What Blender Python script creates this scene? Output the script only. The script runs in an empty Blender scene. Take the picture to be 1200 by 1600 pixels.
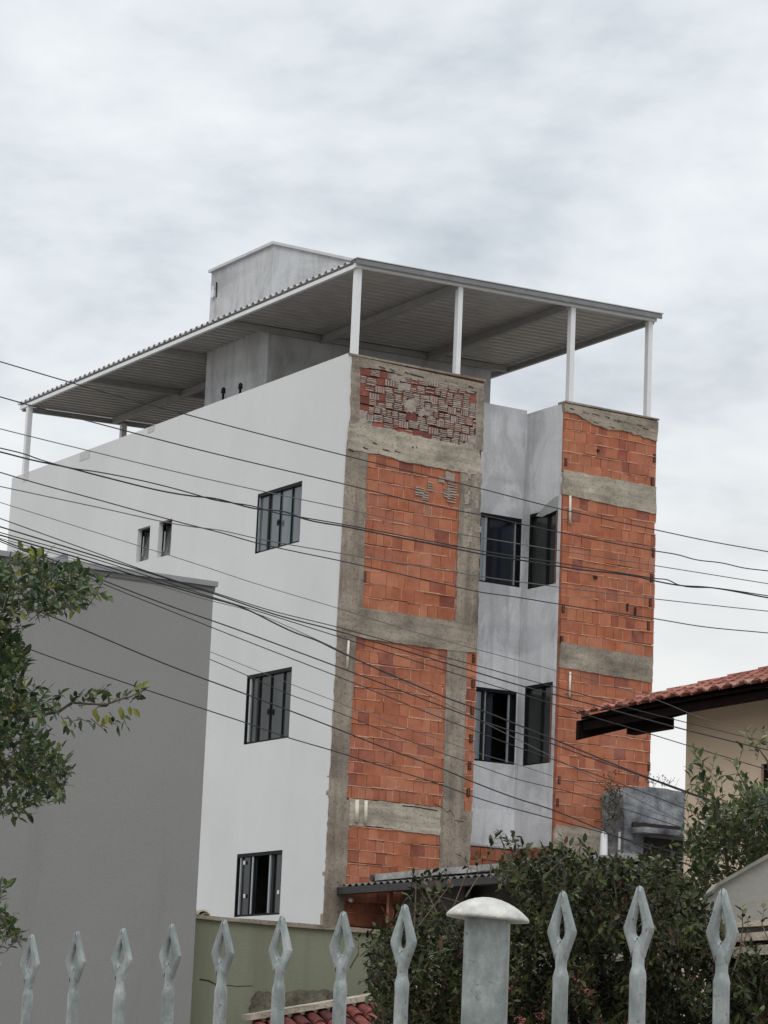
import bpy, math, random
from mathutils import Vector, Matrix
R = math.radians
random.seed(7)
scene = bpy.context.scene
C = scene.collection

# ------------------------------------------------------------------ camera
FPX = 4488.0
CP = Vector((-22.45744, -37.84300, 1.60935))
FW = Vector((0.512659, 0.835348, 0.198428))
RT = Vector((0.847111, -0.529779, 0.041673))
UP = Vector((-0.139938, -0.146724, 0.979229))
cd = bpy.data.cameras.new('camera'); cam = bpy.data.objects.new('camera', cd); C.objects.link(cam)
M3 = Matrix((RT, UP, -FW)).transposed()
cam.matrix_world = Matrix.Translation(CP) @ M3.to_4x4()
cd.sensor_fit = 'HORIZONTAL'; cd.sensor_width = 36.0; cd.lens = 36.0 * FPX / 1200.0
cd.clip_start = 0.1; cd.clip_end = 3000
scene.camera = cam
scene.render.resolution_x = 768; scene.render.resolution_y = 1024

# ------------------------------------------------------------------ world (overcast sky with soft clouds)
SUN_EL, SUN_ROT = R(48), R(215)
w = bpy.data.worlds.new("World"); scene.world = w; w.use_nodes = True
nt = w.node_tree; N = nt.nodes; L = nt.links; N.clear()
out = N.new('ShaderNodeOutputWorld'); bg = N.new('ShaderNodeBackground'); bg2 = N.new('ShaderNodeBackground')
sky = N.new('ShaderNodeTexSky'); sky.sky_type = 'NISHITA'; sky.sun_disc = False
sky.sun_elevation = SUN_EL; sky.sun_rotation = SUN_ROT
bg.inputs['Strength'].default_value = 0.06
L.new(sky.outputs[0], bg.inputs['Color'])
tc = N.new('ShaderNodeTexCoord'); sep = N.new('ShaderNodeSeparateXYZ'); L.new(tc.outputs['Generated'], sep.inputs[0])
def mth(op, a, b=None, nt=nt):
    n = nt.nodes.new('ShaderNodeMath'); n.operation = op
    for i, s in enumerate((a, b)):
        if s is None: continue
        if isinstance(s, (int, float)): n.inputs[i].default_value = s
        else: nt.links.new(s, n.inputs[i])
    return n.outputs[0]
zp = mth('ADD', mth('MAXIMUM', sep.outputs[2], 0.0), 0.22)
px_ = mth('DIVIDE', sep.outputs[0], zp); py_ = mth('DIVIDE', sep.outputs[1], zp)
ca = mth('ADD', mth('MULTIPLY', px_, .52), mth('MULTIPLY', py_, .85)); cb = mth('SUBTRACT', mth('MULTIPLY', px_, .85 * .95), mth('MULTIPLY', py_, .52 * .95))
cmb = N.new('ShaderNodeCombineXYZ'); L.new(ca, cmb.inputs[0]); L.new(cb, cmb.inputs[1]); cmb.inputs[2].default_value = 5.5
n1 = N.new('ShaderNodeTexNoise'); n1.inputs['Scale'].default_value = 3.0; n1.inputs['Detail'].default_value = 7; n1.inputs['Roughness'].default_value = .60; n1.inputs['Distortion'].default_value = .15
n2 = N.new('ShaderNodeTexNoise'); n2.inputs['Scale'].default_value = 9.0; n2.inputs['Detail'].default_value = 3; n2.inputs['Roughness'].default_value = .5
L.new(cmb.outputs[0], n1.inputs['Vector']); L.new(cmb.outputs[0], n2.inputs['Vector'])
mixn = mth('ADD', mth('MULTIPLY', n1.outputs[0], .72), mth('MULTIPLY', n2.outputs[0], .28))
cr = N.new('ShaderNodeValToRGB'); L.new(mixn, cr.inputs[0])
cr.color_ramp.elements[0].position = .36; cr.color_ramp.elements[0].color = (.41, .45, .495, 1)
cr.color_ramp.elements[1].position = .62; cr.color_ramp.elements[1].color = (.70, .722, .735, 1)
e = cr.color_ramp.elements.new(.49); e.color = (.575, .612, .645, 1)
# towards the horizon the cloud sheet is thin, pale and even; overhead it is brighter
hz = N.new('ShaderNodeMapRange'); hz.inputs[1].default_value = .11; hz.inputs[2].default_value = .29; hz.clamp = True
hz.interpolation_type = 'SMOOTHSTEP'
L.new(sep.outputs[2], hz.inputs[0])
mx = N.new('ShaderNodeMixRGB'); mx.inputs[1].default_value = (.69, .69, .675, 1)
L.new(mth('ADD', mth('MULTIPLY', hz.outputs[0], .85), .15), mx.inputs[0]); L.new(cr.outputs[0], mx.inputs[2])
zen = N.new('ShaderNodeMapRange'); zen.inputs[1].default_value = .42; zen.inputs[2].default_value = 1.0; zen.inputs[3].default_value = 1.0; zen.inputs[4].default_value = 2.3
L.new(sep.outputs[2], zen.inputs[0])
L.new(mx.outputs[0], bg2.inputs['Color']); L.new(mth('MULTIPLY', zen.outputs[0], 1.0), bg2.inputs['Strength'])
ad = N.new('ShaderNodeAddShader')
bg.inputs['Strength'].default_value = 0.05
msh = N.new('ShaderNodeMixShader'); msh.inputs[0].default_value = .95
L.new(bg.outputs[0], msh.inputs[1]); L.new(bg2.outputs[0], msh.inputs[2]); L.new(msh.outputs[0], out.inputs[0])

sl = bpy.data.lights.new('sun', 'SUN'); sl.energy = 0.7; sl.angle = R(30); sl.color = (1, .96, .9)
so = bpy.data.objects.new('sun', sl); C.objects.link(so)
sd = Vector((-.50, -.52, .70)).normalized()      # towards the sun: high, in front and to the left of the building
so.rotation_euler = sd.to_track_quat('Z', 'Y').to_euler(); so.location = (0, 0, 60)
sky.sun_elevation = math.asin(sd.z); sky.sun_rotation = math.atan2(sd.x, sd.y)
scene.view_settings.view_transform = 'Standard'; scene.view_settings.look = 'None'
scene.view_settings.exposure = 0.45; scene.view_settings.gamma = 1.0

# ------------------------------------------------------------------ pixel -> world helpers (photo is 1200 x 1600)
def ray(u, v): return FW + RT * ((u - 600) / FPX) - UP * ((v - 800) / FPX)
def on(axis, c, u, v):
    d = ray(u, v); return CP + d * ((c - CP[axis]) / d[axis])
def at(u, v, t): return CP + ray(u, v) * t
def FR(u, v, Y=0.0): p = on(1, Y, u, v); return (p.x, p.z)
def SD(u, v, X=0.0): p = on(0, X, u, v); return (p.y, p.z)

# ------------------------------------------------------------------ materials
def newmat(name):
    m = bpy.data.materials.new(name); m.use_nodes = True
    b = m.node_tree.nodes['Principled BSDF']; return m, m.node_tree, b
def ramp(nt, src, stops):
    r = nt.nodes.new('ShaderNodeValToRGB'); nt.links.new(src, r.inputs[0]); els = r.color_ramp.elements
    while len(els) < len(stops): els.new(.5)
    for e_, (p, c) in zip(els, stops): e_.position = p; e_.color = (*c, 1)
    return r.outputs[0]
def noise(nt, scale, detail=4, rough=.55, stretch=None, dist=0):
    n = nt.nodes.new('ShaderNodeTexNoise'); n.inputs['Scale'].default_value = scale
    n.inputs['Detail'].default_value = detail; n.inputs['Roughness'].default_value = rough; n.inputs['Distortion'].default_value = dist
    t = nt.nodes.new('ShaderNodeTexCoord')
    if stretch:
        mp = nt.nodes.new('ShaderNodeMapping'); mp.inputs['Scale'].default_value = stretch
        nt.links.new(t.outputs['Object'], mp.inputs[0]); nt.links.new(mp.outputs[0], n.inputs['Vector'])
    else: nt.links.new(t.outputs['Object'], n.inputs['Vector'])
    return n.outputs[0]
def mixc(nt, fac, a, b, mode='MIX'):
    m = nt.nodes.new('ShaderNodeMixRGB'); m.blend_type = mode
    for i, s in zip((0, 1, 2), (fac, a, b)):
        if isinstance(s, (int, float)): m.inputs[i].default_value = s
        elif isinstance(s, tuple): m.inputs[i].default_value = (*s, 1)
        else: nt.links.new(s, m.inputs[i])
    return m.outputs[0]
def bump(nt, b, h, strength, dist=.01):
    n = nt.nodes.new('ShaderNodeBump'); n.inputs['Strength'].default_value = strength; n.inputs['Distance'].default_value = dist
    nt.links.new(h, n.inputs['Height']); nt.links.new(n.outputs[0], b.inputs['Normal'])
def plain(name, c, rough=.6, metal=0, var=.15, scale=6, bstr=0, bscale=60, spec=.4, stretch=None):
    m, nt, b = newmat(name)
    n = noise(nt, scale, 5, .6, stretch)
    lo = tuple(x * (1 - var) for x in c); hi = tuple(min(1, x * (1 + var)) for x in c)
    nt.links.new(ramp(nt, n, [(.3, lo), (.7, hi)]), b.inputs['Base Color'])
    b.inputs['Roughness'].default_value = rough; b.inputs['Metallic'].default_value = metal
    b.inputs['Specular IOR Level'].default_value = spec
    if bstr: bump(nt, b, noise(nt, bscale, 3, .6), bstr, .01)
    return m
def stucco(name, c, dirt, amt=.5, fine=45, spec=.2):
    m, nt, b = newmat(name)
    broad = ramp(nt, noise(nt, .55, 5, .6), [(.35, tuple(x * .93 for x in c)), (.65, c)])
    streak = ramp(nt, noise(nt, 1.0, 5, .65, (1.6, 1.6, .22)), [(.50, (0, 0, 0)), (.78, (1, 1, 1))])
    fine_ = ramp(nt, noise(nt, fine, 3, .7), [(.3, (.9, .9, .9)), (.7, (1, 1, 1))])
    f = mth('MULTIPLY', streak, amt, nt)
    c1 = mixc(nt, f, broad, dirt); c2 = mixc(nt, 1.0, c1, fine_, 'MULTIPLY')
    nt.links.new(c2, b.inputs['Base Color']); b.inputs['Roughness'].default_value = .92; b.inputs['Specular IOR Level'].default_value = spec
    bump(nt, b, noise(nt, fine * 1.2, 4, .65), .35, .01)
    return m
def concrete(name, base, dark, light, boards=(1, 1, 9), scale=1.7):
    m, nt, b = newmat(name)
    a = ramp(nt, noise(nt, scale, 6, .65), [(.32, dark), (.5, base), (.7, light)])
    bd = ramp(nt, noise(nt, 1.3, 4, .6, boards), [(.35, (.72, .72, .72)), (.6, (1.05, 1.05, 1.05))])
    sp = ramp(nt, noise(nt, 28, 3, .7), [(.34, (.6, .6, .6)), (.46, (1, 1, 1))])
    c = mixc(nt, 1.0, mixc(nt, 1.0, a, bd, 'MULTIPLY'), sp, 'MULTIPLY')
    nt.links.new(c, b.inputs['Base Color']); b.inputs['Roughness'].default_value = .93; b.inputs['Specular IOR Level'].default_value = .2
    bump(nt, b, noise(nt, 22, 5, .7), .6, .02)
    return m
def island(name, stops, rough=.8, nscale=9, namt=.35, bstr=.3, bscale=50, spec=.3, stripes=None, dust=None):
    m, nt, b = newmat(name)
    g = nt.nodes.new('ShaderNodeNewGeometry')
    c = ramp(nt, g.outputs['Random Per Island'], stops)
    k = ramp(nt, noise(nt, nscale, 5, .65), [(.3, (1 - namt,) * 3), (.65, (1.0,) * 3)])
    c = mixc(nt, 1.0, c, k, 'MULTIPLY')
    if dust: c = mixc(nt, mth('MULTIPLY', ramp(nt, noise(nt, 2.3, 6, .7, None, .5), [(.42, (0, 0, 0)), (.68, (1, 1, 1))]), dust[0], nt), c, dust[1])
    nt.links.new(c, b.inputs['Base Color']); b.inputs['Roughness'].default_value = rough; b.inputs['Specular IOR Level'].default_value = spec
    if bstr: bump(nt, b, noise(nt, bscale, 3, .6, stripes), bstr, .01)
    return m
def leafmat(name, stops, trans=.25, ro=.45, sp=.4):
    m, nt, b = newmat(name)
    g = nt.nodes.new('ShaderNodeNewGeometry')
    c = ramp(nt, g.outputs['Random Per Island'], stops)
    nt.links.new(c, b.inputs['Base Color']); b.inputs['Roughness'].default_value = ro; b.inputs['Specular IOR Level'].default_value = sp
    t = nt.nodes.new('ShaderNodeBsdfTranslucent'); nt.links.new(c, t.inputs['Color'])
    ms = nt.nodes.new('ShaderNodeMixShader'); ms.inputs[0].default_value = trans
    o = nt.nodes['Material Output']
    nt.links.new(b.outputs[0], ms.inputs[1]); nt.links.new(t.outputs[0], ms.inputs[2]); nt.links.new(ms.outputs[0], o.inputs[0])
    return m
def glassmat(name, c, rough=.06, var=.3, sp=.8):
    m, nt, b = newmat(name)
    n = noise(nt, 1.6, 2, .5, (1, 1, .5))
    nt.links.new(ramp(nt, n, [(.35, tuple(x * (1 - var) for x in c)), (.65, tuple(x * (1 + var) for x in c))]), b.inputs['Base Color'])
    b.inputs['Roughness'].default_value = rough; b.inputs['Specular IOR Level'].default_value = sp
    return m

WHITE = stucco('white_stucco', (.665, .665, .662), (.575, .575, .565), .28)
def cement(name, c, mid, dirt):
    m, nt, b = newmat(name)
    blotch = ramp(nt, noise(nt, 1.3, 6, .66, (1, 1, .6), .7), [(.40, mid), (.49, c), (.64, tuple(x * 1.12 for x in c))])
    lifts = ramp(nt, noise(nt, 1.0, 3, .5, (.25, .25, 1.5)), [(.42, (.86, .86, .87)), (.52, (1, 1, 1))])
    drip = ramp(nt, noise(nt, 1.0, 5, .7, (5.5, 5.5, .55)), [(.50, (0, 0, 0)), (.74, (1, 1, 1))])
    fine_ = ramp(nt, noise(nt, 24, 4, .7), [(.3, (.88, .88, .88)), (.7, (1, 1, 1))])
    c2 = mixc(nt, 1.0, mixc(nt, 1.0, mixc(nt, mth('MULTIPLY', drip, .5, nt), blotch, dirt), lifts, 'MULTIPLY'), fine_, 'MULTIPLY')
    nt.links.new(c2, b.inputs['Base Color']); b.inputs['Roughness'].default_value = .92; b.inputs['Specular IOR Level'].default_value = .2
    bump(nt, b, noise(nt, 30, 4, .65), .3, .01)
    return m
RECESS = cement('grey_plaster', (.66, .665, .685), (.53, .535, .545), (.30, .305, .30))
GREYW = stucco('grey_painted_render', (.255, .255, .25), (.185, .187, .18), .75, 60)
TOWER = cement('weathered_render', (.52, .525, .535), (.43, .435, .44), (.22, .222, .225))
GREENW = stucco('olive_render', (.215, .225, .16), (.13, .13, .10), .7, 35)
BEIGE = stucco('beige_render', (.68, .53, .40), (.54, .43, .33), .5, 70)
CONC = concrete('raw_concrete', (.30, .255, .205), (.185, .155, .125), (.40, .345, .28))
CONCC = concrete('raw_column_concrete', (.285, .235, .19), (.17, .145, .12), (.38, .33, .265), (7, 7, .7))
CONCL = concrete('pale_concrete', (.42, .37, .30), (.27, .235, .19), (.53, .47, .39))
OLDC = concrete('old_stained_concrete', (.21, .22, .235), (.05, .05, .055), (.36, .37, .385), (1, 1, 3), 2.4)
BRICK = island('hollow_clay_brick', [(0, (.24, .075, .055)), (.07, (.32, .095, .064)), (.18, (.41, .134, .072)), (.75, (.465, .158, .080)), (.95, (.52, .195, .105)), (1, (.42, .19, .13))], .88, 3.2, .36, .8, 34, .2, (1, 1, 5), (.45, (.42, .20, .145)))
BRICKD = plain('brick_core', (.24, .09, .06), .9, 0, .3, 9)
MORTAR = plain('squeezed_mortar', (.50, .29, .20), .95, 0, .30, 20, .4, 60, .2)
SMEAR = island('grey_mortar_smear', [(0, (.30, .25, .22)), (.5, (.37, .32, .28)), (1, (.42, .37, .32))], .95, 20, .35, .5, 40, .2)
ROUGHRED = island('scored_brick', [(0, (.16, .06, .05)), (.5, (.24, .085, .065)), (1, (.36, .12, .085))], .9, 18, .4, .4, 40, .2)
HOLE = plain('dark_hollow', (.02, .015, .013), .95, 0, .3, 6)
PAINT = plain('white_painted_steel', (.68, .69, .70), .45, 0, .05, 4)
FLASH = plain('dark_grey_flashing', (.19, .195, .205), .5, .2, .15, 5)
FLASHL = plain('pale_flashing', (.50, .51, .52), .5, .1, .1, 5)
SHEET = plain('galvanised_sheet', (.44, .425, .42), .45, .1, .12, 3)
BEAMM = plain('grey_steel_purlin', (.36, .355, .35), .6, .1, .1, 5)
FRAME = plain('black_aluminium', (.010, .011, .012), .55, 0, .2, 6, spec=.12)
FRAMEL = plain('satin_aluminium', (.33, .35, .37), .4, .3, .1, 6)
GLASS = glassmat('tinted_glass', (.085, .11, .125))
GLASSD = glassmat('dark_glass', (.022, .027, .030), .12, .6, .35)
GLASSB = glassmat('night_blue_glass', (.016, .020, .030), .10)
GLASSG = glassmat('grey_screen_glass', (.045, .047, .046), .15)
GLASSL = glassmat('pale_blue_glass', (.15, .19, .215), .1, .15)
CABLE = plain('black_cable_sheath', (.022, .022, .024), .6, 0, .2, 4)
CABLEG = plain('grey_cable_sheath', (.10, .10, .10), .6, 0, .2, 4)
PVC = plain('cream_pipe', (.62, .58, .48), .5, 0, .1, 8)
TILE = island('terracotta_tile', [(0, (.24, .09, .07)), (.4, (.36, .135, .10)), (.8, (.44, .19, .14)), (1, (.36, .21, .17))], .85, 9, .45, .3, 40, .25)
TIMBER = plain('dark_brown_timber', (.010, .006, .005), .9, 0, .3, 12, spec=.08)
REDTILE = island('red_painted_tile', [(0, (.06, .02, .018)), (.5, (.17, .042, .034)), (1, (.32, .09, .07))], .8, 20, .7, .3, 40, .3)
BARK = plain('brown_bark', (.10, .075, .055), .9, 0, .35, 30, .5, 60)
FIBRE = concrete('fibre_cement', (.34, .335, .32), (.22, .215, .2), (.45, .44, .42), (1, 1, 1), 3)
def spear_mat():
    m, nt, b = newmat('chipped_pale_blue_paint')
    base = ramp(nt, noise(nt, 22, 6, .7, (1, 1, .45)), [(.3, (.11, .13, .125)), (.5, (.195, .222, .218)), (.7, (.35, .38, .375))])
    chip = ramp(nt, noise(nt, 55, 4, .7), [(.63, (0, 0, 0)), (.67, (1, 1, 1))])
    c = mixc(nt, chip, base, (.115, .11, .10))
    nt.links.new(c, b.inputs['Base Color']); b.inputs['Roughness'].default_value = .38; b.inputs['Specular IOR Level'].default_value = .5
    bump(nt, b, noise(nt, 60, 4, .6), .4, .004)
    return m
SPEAR = spear_mat()
CAPM = plain('white_cap_paint', (.47, .455, .42), .7, 0, .28, 30, .4, 80)
GROUND = plain('dry_ground', (.22, .20, .17), .95, 0, .4, .6, .5, 8)
ASPH = plain('asphalt', (.05, .05, .052), .9, 0, .3, 3, .5, 60)

# ------------------------------------------------------------------ mesh helpers
class MB:
    def __init__(s): s.v = []; s.f = []
    def quad(s, *p):
        n = len(s.v); s.v += [tuple(q) for q in p]; s.f.append(tuple(range(n, n + len(p))))
    def box(s, x0, x1, y0, y1, z0, z1, j=0):
        n = len(s.v)
        for x in (x0, x1):
            for y in (y0, y1):
                for z in (z0, z1):
                    s.v.append((x + random.uniform(-j, j), y + random.uniform(-j, j), z + random.uniform(-j, j)) if j else (x, y, z))
        for q in ((0, 1, 3, 2), (4, 6, 7, 5), (0, 4, 5, 1), (2, 3, 7, 6), (0, 2, 6, 4), (1, 5, 7, 3)): s.f.append(tuple(n + i for i in q))
    def prism(s, poly, fn, a, b):
        """poly: list of 2D points; fn(p,d)->3D; caps at depth a and b"""
        n = len(s.v); k = len(poly)
        s.v += [tuple(fn(p, a)) for p in poly] + [tuple(fn(p, b)) for p in poly]
        s.f.append(tuple(range(n, n + k))); s.f.append(tuple(range(n + 2 * k - 1, n + k - 1, -1)))
        for i in range(k): j = (i + 1) % k; s.f.append((n + i, n + k + i, n + k + j, n + j))
    def obox(s, o, ax, ay, az):
        n = len(s.v); o = Vector(o)
        for i in (0, 1):
            for j in (0, 1):
                for k in (0, 1): s.v.append(tuple(o + ax * i + ay * j + az * k))
        for q in ((0, 1, 3, 2), (4, 6, 7, 5), (0, 4, 5, 1), (2, 3, 7, 6), (0, 2, 6, 4), (1, 5, 7, 3)): s.f.append(tuple(n + i for i in q))
    def tube(s, pts, r, n=8, cap=True):
        pts = [Vector(p) for p in pts]; rs = r if isinstance(r, (list, tuple)) else [r] * len(pts); base = len(s.v)
        for i, p in enumerate(pts):
            t = (pts[min(i + 1, len(pts) - 1)] - pts[max(i - 1, 0)]).normalized()
            a = t.cross(Vector((0, 0, 1)));
            if a.length < .05: a = Vector((1, 0, 0))
            a.normalize(); b = t.cross(a)
            for k in range(n):
                th = 2 * math.pi * k / n; s.v.append(tuple(p + (a * math.cos(th) + b * math.sin(th)) * rs[i]))
        for i in range(len(pts) - 1):
            for k in range(n):
                k2 = (k + 1) % n; s.f.append((base + i * n + k, base + i * n + k2, base + (i + 1) * n + k2, base + (i + 1) * n + k))
        if cap:
            s.f.append(tuple(base + k for k in range(n))[::-1]); m = base + (len(pts) - 1) * n; s.f.append(tuple(m + k for k in range(n)))
    def loft(s, rings):
        base = len(s.v); n = len(rings[0])
        for r_ in rings: s.v += [tuple(p) for p in r_]
        for i in range(len(rings) - 1):
            for k in range(n):
                k2 = (k + 1) % n; s.f.append((base + i * n + k, base + i * n + k2, base + (i + 1) * n + k2, base + (i + 1) * n + k))
        s.f.append(tuple(base + k for k in range(n))[::-1]); m = base + (len(rings) - 1) * n; s.f.append(tuple(m + k for k in range(n)))

def rootloc(o):
    while o.parent: o = o.parent
    return Vector(o.location)
SPLIT = {'yellow_leaf', 'conduit_pipe', 'mortar_smear', 'parapet_cap', 'sash_profile', 'window_pane', 'hollow_brick_end', 'brick_hole', 'paper_sticker', 'plaster_patch', 'floor_slab', 'inner_wall', 'ledge', 'rafter', 'surface_crack', 'front_wall', 'roof_flashing', 'parapet_flashing', 'recess_wall', 'brick_web', 'stem', 'mortar_joint', 'opening', 'wall_fitting', 'wall'}
def parts_of(mb):
    par = list(range(len(mb.v)))
    def find(a):
        while par[a] != a: par[a] = par[par[a]]; a = par[a]
        return a
    key = {}
    for i, p in enumerate(mb.v):
        k = (round(p[0], 4), round(p[1], 4), round(p[2], 4))
        if k in key: par[find(i)] = find(key[k])
        else: key[k] = i
    for f in mb.f:
        a = find(f[0])
        for q in f[1:]: par[find(q)] = a
    out = {}
    for f in mb.f: out.setdefault(find(f[0]), []).append(f)
    res = []
    for fs in out.values():
        n_ = MB(); mp = {}
        for f in fs:
            for q in f:
                if q not in mp: mp[q] = len(n_.v); n_.v.append(mb.v[q])
            n_.f.append(tuple(mp[q] for q in f))
        res.append(n_)
    return res
def obj(name, mb, m, parent=None, smooth=False, label=None):
    if name in SPLIT and parent is not None:
        ps = parts_of(mb)
        if 1 < len(ps) <= (12 if name in ('mortar_joint', 'stem', 'brick_web') else 45):
            for q in ps: o = obj_(name, q, m, parent, smooth, label)
            return o
    return obj_(name, mb, m, parent, smooth, label)
def obj_(name, mb, m, parent=None, smooth=False, label=None):
    me = bpy.data.meshes.new(name)
    if parent is None:
        xs, ys, zs = zip(*mb.v); o0 = Vector(((min(xs) + max(xs)) / 2, (min(ys) + max(ys)) / 2, min(zs)))
    else: o0 = rootloc(parent)
    me.from_pydata([(x - o0.x, y - o0.y, z - o0.z) for x, y, z in mb.v], [], mb.f); me.update()
    me.materials.append(m)
    if smooth:
        me.polygons.foreach_set('use_smooth', [True] * len(me.polygons))
    o = bpy.data.objects.new(name, me); C.objects.link(o)
    if parent is None: o.location = o0
    else: o.parent = parent
    if label: o['label'] = label
    return o
def tag(o, label, cat, group=None):
    o['label'] = label; o['category'] = cat
    if group: o['group'] = group
    return o
def thing(name, loc, label, cat, group=None):
    o = bpy.data.objects.new(name, None); C.objects.link(o); o.location = loc; o.empty_display_size = .2
    return tag(o, label, cat, group)

def jag(poly, step=.09, amp=.012, keep=()):
    """subdivide the outline and jitter it: broken plaster and ragged concrete edges"""
    o = []
    for i in range(len(poly)):
        a, b = poly[i], poly[(i + 1) % len(poly)]; d = math.dist(a, b); k = max(1, int(d / step))
        am = 0 if i in keep else amp
        for q in range(k):
            t = q / k; jj = am if q else 0
            o.append((a[0] + (b[0] - a[0]) * t + random.uniform(-jj, jj), a[1] + (b[1] - a[1]) * t + random.uniform(-jj, jj)))
    return o
fX = lambda p, d: (p[0], d, p[1])      # polygon in the X-Z plane, depth along Y
fY = lambda p, d: (d, p[0], p[1])      # polygon in the Y-Z plane, depth along X

def wall_holes(mb, fn, a0, a1, z0, z1, holes, d0, d1):
    """plane wall with real openings; d0 = outer face, d1 = inner face"""
    A = sorted({a0, a1, *[h[0] for h in holes], *[h[1] for h in holes]}); Z = sorted({z0, z1, *[h[2] for h in holes], *[h[3] for h in holes]})
    for i in range(len(A) - 1):
        for j in range(len(Z) - 1):
            ca, cz = (A[i] + A[i + 1]) / 2, (Z[j] + Z[j + 1]) / 2
            if any(h[0] < ca < h[1] and h[2] < cz < h[3] for h in holes): continue
            P = [(A[i], Z[j]), (A[i + 1], Z[j]), (A[i + 1], Z[j + 1]), (A[i], Z[j + 1])]
            mb.quad(*[fn(p, d0) for p in P]); mb.quad(*[fn(p, d1) for p in P[::-1]])
    for (x0, x1, y0, y1) in list(holes) + [(a0, a1, z0, z1)]:
        P = [(x0, y0), (x1, y0), (x1, y1), (x0, y1)]
        for k in range(4):
            p, q = P[k], P[(k + 1) % 4]; mb.quad(fn(p, d0), fn(q, d0), fn(q, d1), fn(p, d1))

# ------------------------------------------------------------------ ground
g = MB(); g.quad((-600, -600, 0), (900, -600, 0), (900, 900, 0), (-600, 900, 0)); o = obj('ground', g, GROUND); o['kind'] = 'structure'

# ================================================================== the apartment building
B = thing('apartment_building', (3, 6, 0), 'tall narrow white and bare brick apartment building with a metal roof canopy', 'building')
TOPL, TOPR = 13.05, 12.96
W1, W2, W3, DEP, REC = 2.585, 4.195, 6.13, 12.6, 1.11

# windows on the white wall (Y range, Z range)
wa = (1.26, 2.71, 10.19, 11.19); wb = (1.30, 2.755, 7.05, 8.18); wc = (1.32, 2.78, 4.28, 5.285)
s1 = (6.54, 7.02, 10.62, 11.225); s2 = (5.72, 6.215, 10.595, 11.23)
m = MB(); wall_holes(m, fY, 0.0, DEP, 0, TOPL, [wa, wb, wc, s1, s2], -.02, .16); obj('side_wall', m, WHITE, B)
m = MB()
for (u, v, wd, hh) in ((133, 706, .42, .16), (236, 676, .26, .10), (41, 742, .22, .16)):
    y, z = SD(u, v, -.02); zt = TOPL - .004
    m.prism(jag([(y - wd / 2, zt - hh), (y + wd / 2, zt - hh), (y + wd / 2, zt), (y - wd / 2, zt)], .08, .012, (2,)), fY, -.026, -.019)
obj('plaster_patch', m, plain('grey_filler', (.46, .46, .45), .9), B)
# front cores, recess walls, other sides
m = MB(); m.box(.02, W1, .035, .18, 0, TOPL - .03); obj('front_wall', m, BRICKD, B)
m = MB(); m.box(W2 + .01, W3 - .01, .035, .18, 0, TOPR - .02); obj('front_wall', m, BRICKD, B)
rw = (3.33, 4.162, 9.965, 11.13); rw2 = (3.33, 4.172, 7.0, 8.215)
m = MB(); wall_holes(m, fX, W1 - .02, W2, 5.62, 13.0, [rw, rw2], REC, REC + .15); obj('recess_wall', m, RECESS, B)
tw = (.12, .935, 9.915, 11.185); tw2 = (.115, .91, 6.97, 8.29)
m = MB(); wall_holes(m, fY, .042, REC - .003, 5.62, 12.94, [tw, tw2], W2, W2 + .15); obj('recess_wall', m, RECESS, B)
m = MB()
m.box(W1 - .16, W1 - .003, .18, REC + .15, 0, 13.0)
obj('recess_wall', m, RECESS, B)
m = MB(); m.box(W3 - .16, W3 - .005, .18, DEP, 0, TOPR - .01); obj('side_wall', m, OLDC, B)
m = MB(); m.box(.16, W3 - .16, DEP - .15, DEP, 0, TOPR + .02); obj('rear_wall', m, OLDC, B)
m = MB()
for z in (2.9, 5.85, 8.75, 11.75): m.box(.16, W3 - .16, REC + .15, DEP - .15, z, z + .14)
obj('floor_slab', m, CONC, B)
m = MB(); m.box(.16, W1 - .16, .18, REC + .15, 11.76, 11.9); m.box(2.2, 2.3, 3.0, 9, 0, 11.7); m.box(.16, 6, 3.4, 3.5, 0, 11.7); m.box(.16, W1 - .16, .18, 1.26, 8.751, 8.85); m.box(.16, W1 - .16, .18, 1.26, 5.851, 5.95)
obj('inner_wall', m, plain('interior_plaster', (.25, .25, .24), .9), B)
# thin mortar wash on the parapet tops
m = MB(); m.box(-.015, W1 + .01, -.02, .2, TOPL - .03, TOPL + .005, .004); obj('parapet_cap', m, CONC, B); m = MB(); m.box(W2 - .01, W3 + .005, -.015, .2, TOPR - .02, TOPR + .012, .004)
obj('parapet_cap', m, CONC, B)

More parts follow.
